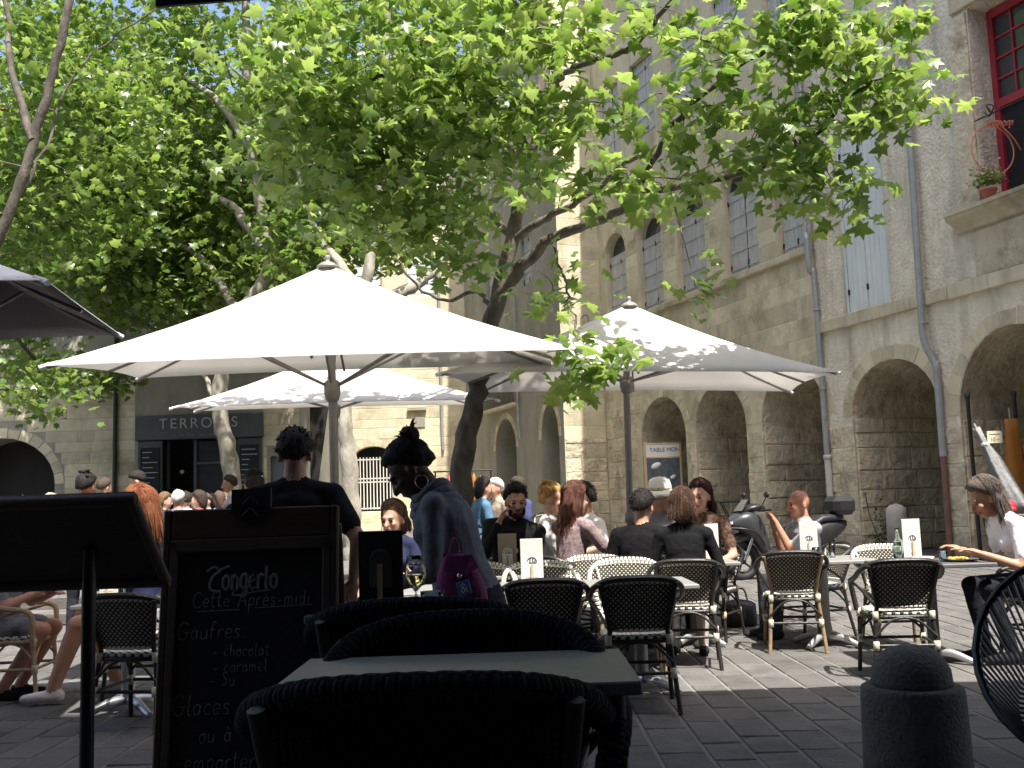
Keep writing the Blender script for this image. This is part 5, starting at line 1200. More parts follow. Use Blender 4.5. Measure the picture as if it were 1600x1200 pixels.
oo = thing('orange_parasol', 'folded orange parasol standing behind the silver one', 'parasol', None); b.obj('folded_canvas', 'orange', oo); b = MB(); b.tube([(oc.x, oc.y, 0), (oc.x, oc.y, 2.7)], .02, 8); b.obj('pole', 'alu', oo)
for px_, l_ in ((1513, 'thin black post at the pier of the nearest arch'), (1586, 'black post behind the orange parasol')):
    q_ = at(px_, 640, wp.y+.25); b = MB(); b.lathe([(.045, 0), (.04, .05), (.035, 2.9), (.05, 2.92), (.05, 3.0), (0, 3.02)], 10); tag(b.obj('iron_post', 'iron', None, (q_.x, q_.y, 0)), l_, 'post')
pc = at(1554, 683, wp.y-.55); pcd = thing('price_card', 'cream price card pinned to the folded silver parasol', 'price card', None, (pc.x, pc.y, pc.z)); b = MB(); b.bbox((0, 0, 0), (.26, .015, .21), .003); cd = b.obj('card', 'ceramic', pcd)
tm = text_mesh('10 \u2013', .09, .002); tm.materials.append(MT['tabledark']); link('lettering', tm, cd, (0, -.01, -.04), (R(90), 0, 0)); b = MB(); b.box((0, -.009, .05), (.18, .003, .012)); b.obj('line', 'tabledark', cd)
rb_ = at(1572, 792, wp.y-1.3); rr_ = thing('red_rucksack', 'red rucksack lying behind the woman in white', 'rucksack', None, (rb_.x, rb_.y, 0)); b = MB(); b.ell((0, 0, rb_.z), (.17, .15, .13)); b.ell((.02, -.1, rb_.z-.05), (.1, .08, .07)); b.obj('sack', 'red', rr_)
b = MB(); b.bbox((0, 0, (rb_.z-.12)/2), (.5, .35, rb_.z-.12), .02); tag(b.obj('crate', 'boardwood2', None, (rb_.x, rb_.y, 0)), 'brown wooden crate holding up the red rucksack', 'crate')
# hoop, flowers, ironwork at the red window
hp = A2W(-2.95, .75); hc = at(1551, 234, hp.y); b = MB(); b.tube([hc+Vector((.43*math.cos(2*math.pi*i/40), .10*math.cos(2*math.pi*i/40), .45*math.sin(2*math.pi*i/40))) for i in range(40)], .014, 8, closed=True)
ho = tag(b.obj('hoop', 'hoop'), 'coral coloured hoop hanging at the red window', 'hoop')
b = MB()
for i in range(9): a = i*.8; b.tube(curve_pts([hc+Vector((-.1+.05*i, .02, .45)), hc+Vector((-.06+.05*i+.05*math.cos(a), -.05, .52)), hc+Vector((-.02+.05*i, -.02, .44-.05*(i % 2)))], 3), .014, 5)
b.tube(curve_pts([hc+Vector((.2, 0, .45)), hc+Vector((.4, 0, .2)), hc+Vector((.62, .1, -.1))], 4), .012, 5); b.obj('rope_knot', 'hoop', ho)
fpw = A2W(-3.15, .12); fp = thing('flower_pot', 'pink clay pot of pink flowers on the red window sill', 'flower pot', None, (fpw.x, fpw.y, 6.41))
b = MB(); b.lathe([(0, 0), (.1, 0), (.14, .2), (.155, .2), (.155, .23), (.13, .23), (.12, .2), (0, .19)], 18); b.obj('pot', 'pot', fp)
V = np.array([(random.gauss(0, .13), random.gauss(0, .13), .32+abs(random.gauss(0, .13))) for _ in range(240)]); leaf_cloud('foliage', V, .075, LEAF_S, 'leaf_far', fp)
b = MB()
for i in range(26): b.ell((random.gauss(0, .14), random.gauss(0, .14), .42+abs(random.gauss(0, .12))), (.022, .022, .016), 0, 6, 4)
b.obj('blossoms', 'flower', fp)
irw = A2W(-3.6, .15); b = MB(); b.tube(curve_pts([A2W(-3.3, .05, 8.0), A2W(-3.4, .25, 8.1), A2W(-3.6, .3, 8.0), A2W(-3.5, .3, 7.86), A2W(-3.4, .3, 7.95)], 5), .014, 6); b.tube([A2W(-2.9, .05, 8.0), A2W(-4.3, .05, 8.0)], .014, 6); b.obj('window_grille', 'iron', None)
tag(bpy.data.objects['window_grille'], 'scrolled iron bar across the red window', 'ironwork')
# chain and weeds at the foot of the pier
b = MB(); cp = [A2W(.92, .03, 1.25), A2W(.75, .1, .8), A2W(.45, .15, .3), A2W(.25, .15, .02)]; b.tube(curve_pts(cp, 6), .012, 5); tag(b.obj('chain', 'iron'), 'rusty chain hanging down the rough pier beside the pale bollard', 'chain')
wv = A2W(.42, .06); V = np.array([(wv.x+random.gauss(0, .12), wv.y+random.gauss(0, .08), .1+abs(random.gauss(0, .45))) for _ in range(260)]); wd = leaf_cloud('weeds', V, .07, LEAF_S, 'moss', None); tag(wd, 'small weeds growing up the foot of the rough pier', 'weeds')
# black handbag on the paving
hb_ = G(1155, 980); hg = thing('handbag', 'black leather handbag on the paving under the chair of the woman in black', 'handbag', None, (hb_.x, hb_.y, 0))
b = MB(); loft(b, [(-.17, 0, .12, .05, .11), (-.13, 0, .13, .075, .125), (0, 0, .14, .085, .14), (.13, 0, .13, .075, .125), (.17, 0, .12, .05, .11)]); b.obj('bag_body', 'leather', hg)
b = MB(); b.tube(curve_pts([(-.1, 0, .25), (-.06, 0, .36), (.06, 0, .37), (.1, 0, .25)], 5), .01, 6); b.obj('handle', 'cane', hg)
# clothes rail far off
cr_ = thing('clothes_rail', 'clothes rail with red and yellow jackets by the leaning trunk', 'clothes rail', None, (gx(725, 24), 24, UP))
b = MB(); b.tube([(-.7, 0, 1.75), (.7, 0, 1.75)], .018, 8)
for s_ in (-1, 1): b.tube([(s_*.65, 0, 0), (s_*.65, 0, 1.75)], .018, 8); b.tube([(s_*.65, -.25, .02), (s_*.65, .25, .02)], .018, 8)
b.obj('rail', 'iron', cr_)
for i, (x_, m_) in enumerate(((-.32, 'red'), (-.2, 'leather'), (.25, 'orange'), (.4, 'leather'))):
    b = MB(); loft(b, [(x_-.05, 0, 1.3, .1, .3), (x_, 0, 1.28, .23, .42), (x_+.05, 0, 1.3, .1, .3)], 16); b.obj('jacket', m_, cr_)

# plane leaves and litter dropped on the paving
for i in range(5):
    q = (random.uniform(-2.6, 3.2), random.uniform(4.6, 8.8)); s_ = random.uniform(.06, .11)
    o = link('fallen_leaf', LM, None, (q[0], q[1], .012), (random.uniform(-.2, .2), random.uniform(-.2, .2), random.uniform(0, 6.28)), (s_, s_, s_)); tag(o, 'small dropped plane leaf lying flat on the grey paving', 'leaf', 'leaves dropped on the paving')
# ================================================================== PEOPLE
_cl = {}
def cloth(c, c2=None, sc=5.0, bump=1.3):
    k = (tuple(c), tuple(c2 or c), sc)
    if k not in _cl: _cl[k] = mat('cloth', tuple(c), tuple(c2 or [q*1.15 for q in c]), sc, .9, bump, 9, coord='obj', spec=.2)
    return _cl[k]
def skinm(c): 
    k = ('skin', tuple(c))
    if k not in _cl: _cl[k] = mat('skin', tuple(c), tuple(q*1.1 for q in c), 9, .5, .08, 60, coord='obj', spec=.45)
    return _cl[k]
def hairm(c):
    k = ('hair', tuple(c))
    if k not in _cl: _cl[k] = mat('hair', tuple(c), tuple(q*1.8 for q in c), 30, .7, .8, 70, coord='obj', spec=.25, stretch=(1, 1, .15))
    return _cl[k]
LIGHT, TAN, BROWN = (.50, .29, .20), (.42, .225, .14), (.085, .042, .026)
MT['lip'] = mat('lip', (.30, .10, .08), None, 8, .5, coord='obj'); MT['eye'] = mat('eye', (.02, .015, .012), None, 8, .2, coord='obj')
PENDING = []
def V3(*a): return Vector(a)
def person(label, x, y, face, pose='sit', z=0, s=1.0, lean=.08, side=0, hy=0, hp=.1, L=None, Rr=None, top=(.02, .02, .022), top2=None, tsc=5.0, bottom=(.02, .022, .03), bottom2=None, skin=LIGHT,
           hair='short', hc_=(.03, .02, .014), sleeve='short', fem=False, vox=.014, shoes=(.02, .02, .02), collar=False, knees=None, feet=None, skirt=False, group=None, extra=None, bare=False, arm_hint=None, fat=1.0):
    prims = []
    def cap(a, b_, r0, r1, tg): prims.append(('c', Vector(a), Vector(b_), r0, r1, tg))
    def ell(c, r, M3, tg): prims.append(('e', Vector(c), r, M3, tg))
    hip = V3(0, 0, .53 if pose == 'sit' else .93)
    sp = V3(math.sin(side), math.sin(lean)*math.cos(side), math.cos(lean)*math.cos(side)).normalized()
    rt = (V3(1, 0, 0)-sp*sp.x).normalized(); fw = sp.cross(rt); MTt = Matrix((rt, fw, sp)).transposed()
    wf = .92 if fem else 1.08; sw = .185*wf
    I3 = Matrix.Identity(3)
    SEC = [(-.08, .160, .122), (-.02, .166, .124), (.05, .156*(1+.03*fem), .116), (.13, .143*wf, .104), (.22, .147*wf, .107), (.31, .163*wf, .113), (.38, .166*wf, .108), (.44, .138*wf, .082)]
    for i in range(22):
        d = -.08+.52*i/21; k_ = max(q for q in range(7) if SEC[q][0] <= d+1e-6); a_, c_ = SEC[k_], SEC[k_+1]; f_ = (d-a_[0])/(c_[0]-a_[0]); f_ = f_*f_*(3-2*f_)
        ell(hip+sp*d, ((a_[1]+(c_[1]-a_[1])*f_)*fat, (a_[2]+(c_[2]-a_[2])*f_)*(fat*1.5-.5), .07), MTt, 'bottom' if d < .0 else ('skin' if bare and d > .40 else 'top'))
    if fem:
        for q in (-1, 1): ell(hip+sp*.33+rt*q*.07+fw*.085, (.062, .06, .062), MTt, 'top')
    nb = hip+sp*.485
    hl = lean*.35+hp; hd = Matrix.Rotation(-hy, 3, 'Z') @ Matrix.Rotation(-hl, 3, 'X')
    hx, hyv, hz = hd @ V3(1, 0, 0), hd @ V3(0, 1, 0), hd @ V3(0, 0, 1)
    hc = nb + sp*.035 + hz*.130 + hyv*.02
    H = lambda a, b_, c: hc+(hx*a+hyv*b_+hz*c)*1.07
    cap(nb-sp*.04, H(0, -.02, -.07), .056*wf, .052*wf, 'skin')
    if not bare: cap(hip+sp*.45-rt*.05, hip+sp*.45+rt*.05, .075, .075, 'top')
    if collar: 
        for q in range(8): a = q*math.pi/4; ell(nb+rt*.06*math.cos(a)+fw*.06*math.sin(a)+sp*.01, (.024, .024, .028), MTt, 'top')
    ell(H(0, -.012, .028), (.076, .097, .095), hd, 'skin'); ell(H(0, .022, -.035), (.060, .074, .088), hd, 'skin'); ell(H(0, .042, -.088), (.042, .046, .036), hd, 'skin')
    cap(H(0, .094, .004), H(0, .112, -.034), .010, .0155, 'skin'); ell(H(0, .080, .022), (.05, .018, .013), hd, 'skin'); ell(H(0, .089, -.066), (.025, .014, .010), hd, 'lip')
    for q in (-1, 1):
        ell(H(q*.077, -.012, -.018), (.012, .024, .034), hd, 'skin'); ell(H(q*.034, .07, -.025), (.025, .022, .02), hd, 'skin')
    # arms
    for q, tgt in ((-1, L), (1, Rr)):
        sh = hip+sp*.425+rt*q*sw
        if tgt is None: tgt = V3(q*.17, .30, .62) if pose == 'sit' else V3(q*.25, .04, .85)
        tgt = Vector(tgt); v = tgt-sh; dist = min(v.length, .53); v = v.normalized(); tgt = sh+v*dist
        a_, c_ = .285, .255; cosA = max(-1, min(1, (a_*a_+dist*dist-c_*c_)/(2*a_*dist))); hint = Vector(arm_hint) if arm_hint else V3(q*.6, -.5, -.8)
        pr = (hint-v*hint.dot(v)).normalized(); el = sh+v*a_*cosA+pr*a_*math.sqrt(max(0, 1-cosA*cosA)); fo = (tgt-el).normalized()
        ell(sh, (.062*wf, .06, .06), I3, 'skin' if bare else 'top'); cap(hip+sp*.465, sh+sp*.01, .062, .052, 'skin' if bare else 'top')
        tn = 'skin'
        cap(sh, el, .050*wf, .040*wf, tn); cap(el, tgt, .039*wf, .026*wf, tn)
        if sleeve == 'short': cap(sh, sh.lerp(el, .68), .062*wf, .058*wf, 'top')
        elif sleeve == 'long': cap(sh, el, .056*wf, .047*wf, 'top'); cap(el, el.lerp(tgt, .93), .047*wf, .033*wf, 'top')
        elif sleeve == 'cap': cap(sh, sh.lerp(el, .25), .060*wf, .058*wf, 'top')
        # hand: palm, four fingers, thumb
        sdv = fo.cross(V3(0, 0, 1)); sdv = sdv.normalized() if sdv.length > .2 else V3(1, 0, 0); up = sdv.cross(fo).normalized()
        Mh = Matrix((sdv, fo, up)).transposed(); pc_ = tgt+fo*.045; ell(pc_, (.039, .052, .019), Mh, 'skin')
        for k, (o, ln) in enumerate(((-.03, .062), (-.01, .074), (.01, .07), (.029, .055))):
            b0 = pc_+fo*.04+sdv*o; b1 = b0+fo*ln*.5-up*.008; b2 = b1+fo*ln*.38-up*.028; cap(b0, b1, .0095, .009, 'skin'); cap(b1, b2, .009, .0078, 'skin')
        t0_ = tgt+fo*.02-sdv*q*.03; t1_ = t0_+fo*.035-sdv*q*.028-up*.01; cap(t0_, t1_, .0115, .0105, 'skin'); cap(t1_, t1_+fo*.03-up*.012, .0105, .009, 'skin')
    # legs
    for i, q in enumerate((-1, 1)):
        hj = hip+V3(q*.09, 0, -.03)
        if pose == 'sit': kn = V3(q*.12, .42, .50); an = V3(q*.12, .44, .09)
        else: kn = V3(q*.095, .02, .50); an = V3(q*.10, -.02, .09)
        if knees: kn = Vector(knees[i])
        if feet: an = Vector(feet[i])
        lt_ = 'skin' if skirt else 'bottom'
        cap(hj, kn, .088, .062, 'bottom' if not skirt else 'skin'); cap(kn, kn.lerp(an, .35), .058, .056, lt_); cap(kn.lerp(an, .35), an, .055, .040, lt_)
        if skirt: cap(hj, hj.lerp(kn, .62), .105, .10, 'bottom')
        fd = (V3(kn.x, kn.y+.25, 0)-V3(an.x, an.y, 0)); fd = V3(fd.x*.3, 1, 0).normalized()
        cap(an+V3(0, 0, -.045)-fd*.03, an+V3(0, 0, -.052)+fd*.07, .042, .038, 'shoe'); cap(an+V3(0, 0, -.052)+fd*.07, an+V3(0, 0, -.058)+fd*.17, .038, .028, 'shoe')
    b = MB()
    for p_ in prims:
        if p_[0] == 'e': b.ell(p_[1], p_[2], 0, 14, 9, p_[3])
        else:
            _, a0_, a1_, r0, r1, tg = p_; ax = (a1_-a0_); ln = ax.length; ax = ax.normalized() if ln > 1e-6 else V3(0, 0, 1); rot = ax.to_track_quat('Z', 'Y').to_matrix()
            prof = [(r0*math.sin(t), -r0*math.cos(t)) for t in (0, .4, .8, 1.2, 1.57)]+[(r1*math.cos(t), ln+r1*math.sin(t)) for t in (0, .4, .8, 1.2, 1.57)]
            prof[0] = (0, prof[0][1]); prof[-1] = (0, prof[-1][1]); b.lathe(prof, 12, a0_, rot=rot)
    rz = R(face-90)
    t = thing('person', label, 'person', group, (x, y, z), rz); t.scale = (s, s, s)
    me = b.mesh('body', 'dark'); bo = link('body', me, t)
    md = bo.modifiers.new('r', 'REMESH'); md.mode = 'VOXEL'; md.voxel_size = vox; m2 = bo.modifiers.new('s', 'SMOOTH'); m2.factor = .5; m2.iterations = 3 if vox < .012 else 2
    mats = [skinm(skin), cloth(top, top2, tsc), cloth(bottom, bottom2), cloth(shoes), MT['lip']]
    PENDING.append((bo, prims, mats))
    ey = MB()
    for q in (-1, 1): ey.ell(H(q*.033, .083, -.002), (.0135, .008, .0065), 0, 8, 5, hd); ey.ell(H(q*.034, .0925, .022), (.019, .004, .0032), 1, 8, 4, hd)
    ey.obj('eyes', [MT['eye'], hairm(hc_)], t)
    # hair
    if hair != 'bald':
        hb = MB(); n, k = 28, 18; VV = []
        for i in range(k+1):
            ph = math.pi*i/k
            for j in range(n):
                a = 2*math.pi*j/n; d = V3(math.sin(ph)*math.cos(a), math.sin(ph)*math.sin(a), math.cos(ph))
                r_ = V3(d.x*.094, d.y*.117, d.z*.119); off = 0
                nz = 1+.10*mnoise.noise(V3(d.x*4+x, d.y*4, d.z*4))+.05*mnoise.noise(V3(d.x*11, d.y*11, d.z*5+y))
                dn = {'bob': .07, 'long': .24, 'mid': .15}.get(hair, 0)
                nn = V3(0, -.62, .78) if not dn else V3(0, -.80, .60); lim = -.10+.10*abs(d.x)*(d.y > -.2) if not dn else -.34+.16*abs(d.x)*(d.y > .1)
                q_ = max(0, min(1, (d.dot(nn)-lim)/.16)); q_ = q_*q_*(3-2*q_)
                p = V3(r_.x*nz, r_.y*nz-.012, r_.z*nz+.024)
                drop = 0
                if dn and d.z < 0 and q_ > .3: drop = dn*(-d.z)*1.15; p.y -= (.02+.05*(dn > .1))*(-d.z); p.x *= 1+.12*(-d.z)
                p = p*(.62+.38*q_)
                VV.append(H(*p)-V3(0, 0, drop))
        F = [(i*n+j, i*n+(j+1) % n, (i+1)*n+(j+1) % n, (i+1)*n+j) for i in range(k) for j in range(n)]
        hb.add(VV, F, 0, None, True)
        if hair == 'bun': 
            hb.ell(H(0, -.10, .11), (.05, .048, .045), 0, 12, 8, hd)
            for i in range(26):
                a = random.uniform(0, 6.28); c0 = H(.035*math.cos(a), -.10+.03*math.sin(a), .12); c1 = c0+hx*random.gauss(0, .03)+hz*random.uniform(.0, .04)+hyv*random.gauss(0, .03); hb.tube([c0, c0.lerp(c1, .6)+hz*.01, c1], [.006, .004, .001], 4)
        if hair == 'messybun':
            for i in range(30): a = random.uniform(0, 6.28); e_ = random.uniform(0, .06); hb.ell(H(e_*math.cos(a), -.06+e_*math.sin(a), .115+random.uniform(-.03, .03)), (.02, .02, .018), 0, 7, 5)
        if hair == 'ponytail': hb.tube(curve_pts([H(0, -.12, .02), H(0, -.17, -.02), H(.01, -.16, -.12), H(.02, -.13, -.2)], 4), [.035, .04, .042, .045, .045, .045, .042, .04, .038, .03, .025, .02, .01], 8)
        if hair in ('long', 'bob', 'mid', 'bun', 'messybun', 'ponytail') and vox < .016:
            dn = {'bob': .13, 'long': .34, 'mid': .24}.get(hair, .0)
            for i in range(200):
                a = random.uniform(-.1, math.pi+.1)+math.pi; ph0 = random.uniform(.1, .9); pts = []
                for m_ in range(6):
                    ph = ph0+(1.75-ph0)*m_/5 if dn else ph0+.7*m_/5
                    d = V3(math.sin(ph)*math.cos(a), math.sin(ph)*math.sin(a), math.cos(ph)); pts.append(H(d.x*.093, d.y*.116-.012, d.z*.116+.026))
                if dn: 
                    e_ = pts[-1]; jit = hx*random.gauss(0, .015)+hyv*random.gauss(-.01, .012); pts += [e_+jit*.5-V3(0, 0, dn*.5)-hyv*.02, e_+jit-V3(0, 0, dn*random.uniform(.8, 1.05))-hyv*.03]
                hb.tube([q+V3(random.gauss(0, .002), random.gauss(0, .002), 0) for q in pts], [.0032]*(len(pts)-1)+[.0008], 4)
        if hair == 'short' and vox < .0165:
            for i in range(380):
                d = V3(random.gauss(0, 1), random.gauss(0, 1), random.gauss(0, 1)).normalized()
                if d.dot(V3(0, -.62, .78)) < .02: continue
                q0 = H(d.x*.090, d.y*.112-.012, d.z*.114+.024); dd = (hx*d.x+hyv*d.y+hz*d.z); e0 = (dd+V3(random.gauss(0, .5), random.gauss(0, .5), random.gauss(.1, .4))).normalized()
                hb.tube([q0, q0+e0*random.uniform(.008, .020)], [.0055, .0015], 4, caps=False)
        hb.obj('hair', hairm(hc_), t)
        if hair == 'cap':
            c = MB(); Pp = [(.102, 0), (.104, .03), (.095, .07), (.07, .10), (.03, .115), (0, .118)]; c.lathe(Pp, 20, H(0, -.01, .045), sx=.92, sy=1.12, rot=hd)
            Pb = [H(.075*math.cos(a), .08+.09*math.sin(a), .052-.012*math.sin(a)) for a in (math.pi*i/10 for i in range(11))]; c.poly(Pb, hz*.006); co = c.obj('cap', cloth((.012, .012, .014)), t)
            c = MB(); c.bbox(H(.06, -.09, .07), (.03, .012, .014), .003, rot=hd); c.obj('cap_logo', 'white', co)
        if hair == 'hat':
            c = MB(); c.lathe([(.27, -.03), (.2, -.008), (.15, .0), (.105, .008), (.102, .045), (.09, .09), (.05, .115), (0, .12), (0, .115), (.05, .11), (.085, .085), (.097, .04), (.1, .003), (.15, -.006), (.2, -.014), (.27, -.036)], 30, H(0, -.015, .05), sx=.95, sy=1.08, rot=hd @ Matrix.Rotation(R(14), 3, 'X')); ho_ = c.obj('sun_hat', cloth((.78, .76, .70), (.82, .80, .75), 60), t)
            c = MB(); c.lathe([(.1065, .01), (.1055, .035)], 30, H(0, -.015, .05), sx=.95, sy=1.08, rot=hd @ Matrix.Rotation(R(14), 3, 'X')); c.obj('hat_band', cloth((.55, .48, .33)), ho_)
    if extra: extra(t, H, hd, hip, sp, rt, fw)
    return t

def finish_people():
    dg = bpy.context.evaluated_depsgraph_get(); dg.update()
    tags = {'skin': 0, 'top': 1, 'bottom': 2, 'shoe': 3, 'lip': 4}
    res = [(bo, bpy.data.meshes.new_from_object(bo.evaluated_get(dg))) for bo, _, _ in PENDING]
    for (bo, me), (_, prims, mats) in zip(res, PENDING):
        old = bo.data; bo.modifiers.clear(); bo.data = me; bpy.data.meshes.remove(old); me.name = 'body'; me.materials.clear()
        for m in mats: me.materials.append(m)
        nf = len(me.polygons); C = np.empty(nf*3, np.float64); me.polygons.foreach_get('center', C); C = C.reshape(-1, 3)
        best = np.full(nf, 1e9); idx = np.zeros(nf, np.int32)
        for p in prims:
            if p[0] == 'c':
                a, b_ = np.array(p[1]), np.array(p[2]); ab = b_-a; tt = np.clip(((C-a)@ab)/max(ab@ab, 1e-9), 0, 1); d = np.linalg.norm(C-a-tt[:, None]*ab, axis=1)-(p[3]+(p[4]-p[3])*tt); tg = p[5]
            else:
                Mi = np.array(p[3]); q = ((C-np.array(p[1]))@Mi)/np.array(p[2]); d = (np.linalg.norm(q, axis=1)-1)*min(p[2]); tg = p[4]
            m_ = d < best; best[m_] = d[m_]; idx[m_] = tags[tg]
        me.polygons.foreach_set('material_index', idx); me.polygons.foreach_set('use_smooth', np.ones(nf, bool)); me.update()

# ---- standing
person('waiter with dark hair in a black T-shirt seen from behind', gx(460, 5.55), 5.55, 96, 'stand', s=1.015, top=(.008, .0085, .011), skin=TAN, hc_=(.012, .009, .008), vox=.011, lean=.04, hp=.12, Rr=(.30, .05, .90), L=(-.24, .22, .95))
person('person in a dark cap standing just past the waiter', gx(398, 9.3), 9.3, 110, 'stand', s=.97, top=(.02, .02, .024), hair='cap', vox=.016)
def earring_bag(t, H, hd, hip, sp, rt, fw):
    for q in (-1, 1):
        b = MB(); c = H(q*.084, -.012, -.082); b.tube([c+(hd @ V3(0, .03*math.cos(2*math.pi*i/20), .03*math.sin(2*math.pi*i/20))) for i in range(20)], .0022, 6, closed=True); b.obj('hoop_earring', 'chrome', t)
    b = MB()
    for k in range(3):
        rr = .078+.014*k; ctr = hip+sp*(.49-.018*k)+fw*.01
        b.tube([ctr+rt*rr*1.1*math.cos(2*math.pi*i/24)+fw*rr*math.sin(2*math.pi*i/24)+sp*(.02*math.sin(4*math.pi*i/24)+.02*(1-k)) for i in range(24)], .022, 8, closed=True)
    b.obj('cowl_collar', cloth((.16, .165, .19), (.22, .225, .25), 8), t)
person('woman with dark bun and hoop earrings in a grey sweater, bending to her bag', gx(728, 4.55), 4.55, 176, 'stand', s=.965, fat=1.2, lean=.30, hp=.62, hy=.0, top=(.15, .155, .18), top2=(.21, .215, .24), tsc=7, bottom=(.03, .03, .04), skin=BROWN, hair='bun', hc_=(.008, .006, .006),
       sleeve='long', fem=True, vox=.010, L=(-.12, .36, .99), Rr=(.04, .36, .98), extra=earring_bag, arm_hint=(-.3, -.5, -.8))
bgp = at(726, 910, 4.25); bg = thing('tote_bag', 'magenta fabric bag with a blue ampersand badge held by the woman in grey', 'bag', None, (bgp.x, bgp.y, bgp.z)); bg.scale = (.82, .9, .9)
b = MB(); V = []; n = 16
for k, (zz, hw_, th) in enumerate(((-.11, .10, .02), (-.10, .125, .05), (-.04, .125, .06), (.03, .11, .05), (.09, .085, .03), (.12, .06, .012))):
    for j in range(n): a = 2*math.pi*j/n; V.append((hw_*math.copysign(abs(math.cos(a))**.6, math.cos(a))-.03*k*.3, th*math.sin(a)+.008*math.sin(3*a+k), zz+.012*math.sin(2*a+k)))
b.add(V, [(i*n+j, i*n+(j+1) % n, (i+1)*n+(j+1) % n, (i+1)*n+j) for i in range(5) for j in range(n)]+[tuple(range(n-1, -1, -1)), tuple(range(5*n, 6*n))], 0, None, True); b.obj('sack', 'magenta', bg)
b = MB(); b.tube(curve_pts([(-.07, 0, .11), (-.07, .02, .16), (-.05, .05, .20), (-.03, .07, .15), (-.03, .03, .11)], 5), .006, 6); b.obj('strap', 'magenta', bg)
b = MB(); b.poly([Vector((-.085, -.03, .12)), Vector((.04, -.03, .125)), Vector((.075, -.062, .07)), Vector((-.01, -.07, .025)), Vector((-.10, -.064, .06))], (0, .006, 0)); b.obj('flap', 'magenta', bg)
b = MB(); b.bbox((0, 0, 0), (.066, .006, .066), .002); bd_ = b.obj('badge', 'bluebadge', bg, (-.0, -.073, -.02), (0, R(-14), 0))
tm = text_mesh('&', .062, .002); tm.materials.append(MT['white']); link('ampersand', tm, bd_, (0, -.005, 0), (R(90), 0, 0))
b = MB(); b.lathe([(0, -.004), (.012, -.004), (.012, .004), (0, .004)], 12, (-.02, -.072, .035), rot=Matrix.Rotation(R(90), 3, 'X')); b.obj('snap', 'chrome', bg)
person('woman with a dark bun and bare shoulders standing by the far tables', gx(128, 10.5), 10.5, 78, 'stand', s=1.02, top=(.03, .03, .035), sleeve='none', bare=True, fem=True, hair='messybun', hc_=(.012, .01, .009), skin=TAN, vox=.016)
person('brown haired person in a white top standing behind the bare shouldered woman', gx(157, 13.6), 13.6, 60, 'stand', z=UP, s=.86, top=(.62, .62, .62), hair='short', hc_=(.05, .035, .025), vox=.02, bottom=(.06, .07, .1))
person('waiter stooping over the far white table', gx(252, 13.5), 13.5, 185, 'stand', z=UP, s=.95, lean=.5, hp=.3, top=(.05, .05, .055), hc_=(.015, .012, .01), vox=.018, L=(-.1, .45, .85), Rr=(.12, .42, .85))
person('woman in pale shirt standing by the pale plane trunk', gx(366, 14), 14.0, 190, 'stand', z=UP, s=.86, top=(.55, .50, .46), skin=TAN, hc_=(.04, .025, .018), vox=.02, fem=True, Rr=(.1, .3, 1.35))
# ---- front row right
p = T3; chx = gx(1262, 9.6)
person('bald man in a grey shirt with raised hands at the sunny table', chx, 9.6, 192, 'sit', s=1.02, lean=.12, hp=.02, top=(.27, .285, .31), skin=(.42, .20, .13), hair='bald', vox=.012, collar=True, L=(-.03, .33, 1.0), Rr=(.06, .31, .97), bottom=(.03, .035, .05), arm_hint=(0, .1, -1))
chair(chx, 9.6, 192, 'cane chair the bald man sits on')
wx = gx(1612, T4.y-.05); 
person('woman in a white T-shirt bent over her meal', wx, T4.y-.08, 182, 'sit', s=1.12, lean=.50, hp=.32, top=(.78, .79, .82), hair='mid', hc_=(.075, .06, .05), vox=.011, fem=True, skin=TAN, L=(-.14, .44, .72), Rr=(.10, .46, .74), arm_hint=(-.4, -.6, -.5), bottom=(.012, .013, .02), feet=((-.1, .28, .09), (.14, .34, .09)))
chair(wx, T4.y-.08, 182, 'cane chair the woman in the white T-shirt sits on')
# ---- group round the dappled parasol
def sitter(label, px_, Y_, face, ch=True, **k):
    k['s'] = k.get('s', 1.0)*(1.05 if Y_ < 9.2 else 1.12); Y_ *= .965
    x_ = gx(px_, Y_); o = person(label, x_, Y_, face, 'sit', **k)
    if ch: chair(x_, Y_, face, 'cane chair under the ' + label.split(' ', 1)[0] + ' ' + label.split(' ', 1)[1][:60].split(' in ')[0], z=k.get('z', 0))
    return o
sitter('woman with short brown hair in black seen from behind', 1066, 8.45, 82, top=(.006, .0065, .008), hair='bob', hc_=(.045, .024, .015), fem=True, sleeve='long', vox=.012, lean=.15, bottom=(.45, .4, .36), skin=LIGHT)
sitter('man in black T-shirt behind the parasol pole', 994, 9.0, 62, top=(.0055, .0055, .0065), hc_=(.012, .01, .01), vox=.013, Rr=(.12, .42, .8), skin=TAN, lean=.2)
sitter('woman in a wide cream sun hat and grey top', 1024, 9.9, 65, top=(.28, .28, .33), hair='hat', hc_=(.2, .15, .1), fem=True, vox=.014, lean=.22, sleeve='short')
sitter('woman with dark red hair facing the woman in black', 1100, 9.95, 238, top=(.20, .12, .08), top2=(.03, .02, .02), tsc=40, hair='mid', hc_=(.035, .012, .01), fem=True, vox=.014, s=.99)
def beard(t, H, hd, hip, sp, rt, fw):
    b = MB(); b.ell(H(0, .058, -.098), (.05, .045, .032), 0, 12, 8, hd); b.ell(H(0, .098, -.05), (.028, .01, .008), 0, 8, 5, hd)
    for q in (-1, 1): b.ell(H(q*.052, .03, -.065), (.016, .04, .05), 0, 8, 6, hd)
    b.obj('beard', hairm((.012, .009, .008)), t)
sitter('bearded man in dark clothes with a hand at his mouth', 790, 9.75, 262, top=(.009, .01, .01), skin=TAN, hc_=(.01, .008, .008), sleeve='long', vox=.012, lean=-.02, side=-.15, hp=.18, L=(-.12, .35, .78), Rr=(.03, .20, 1.0), hy=-.3, bottom=(.025, .028, .028), extra=beard)
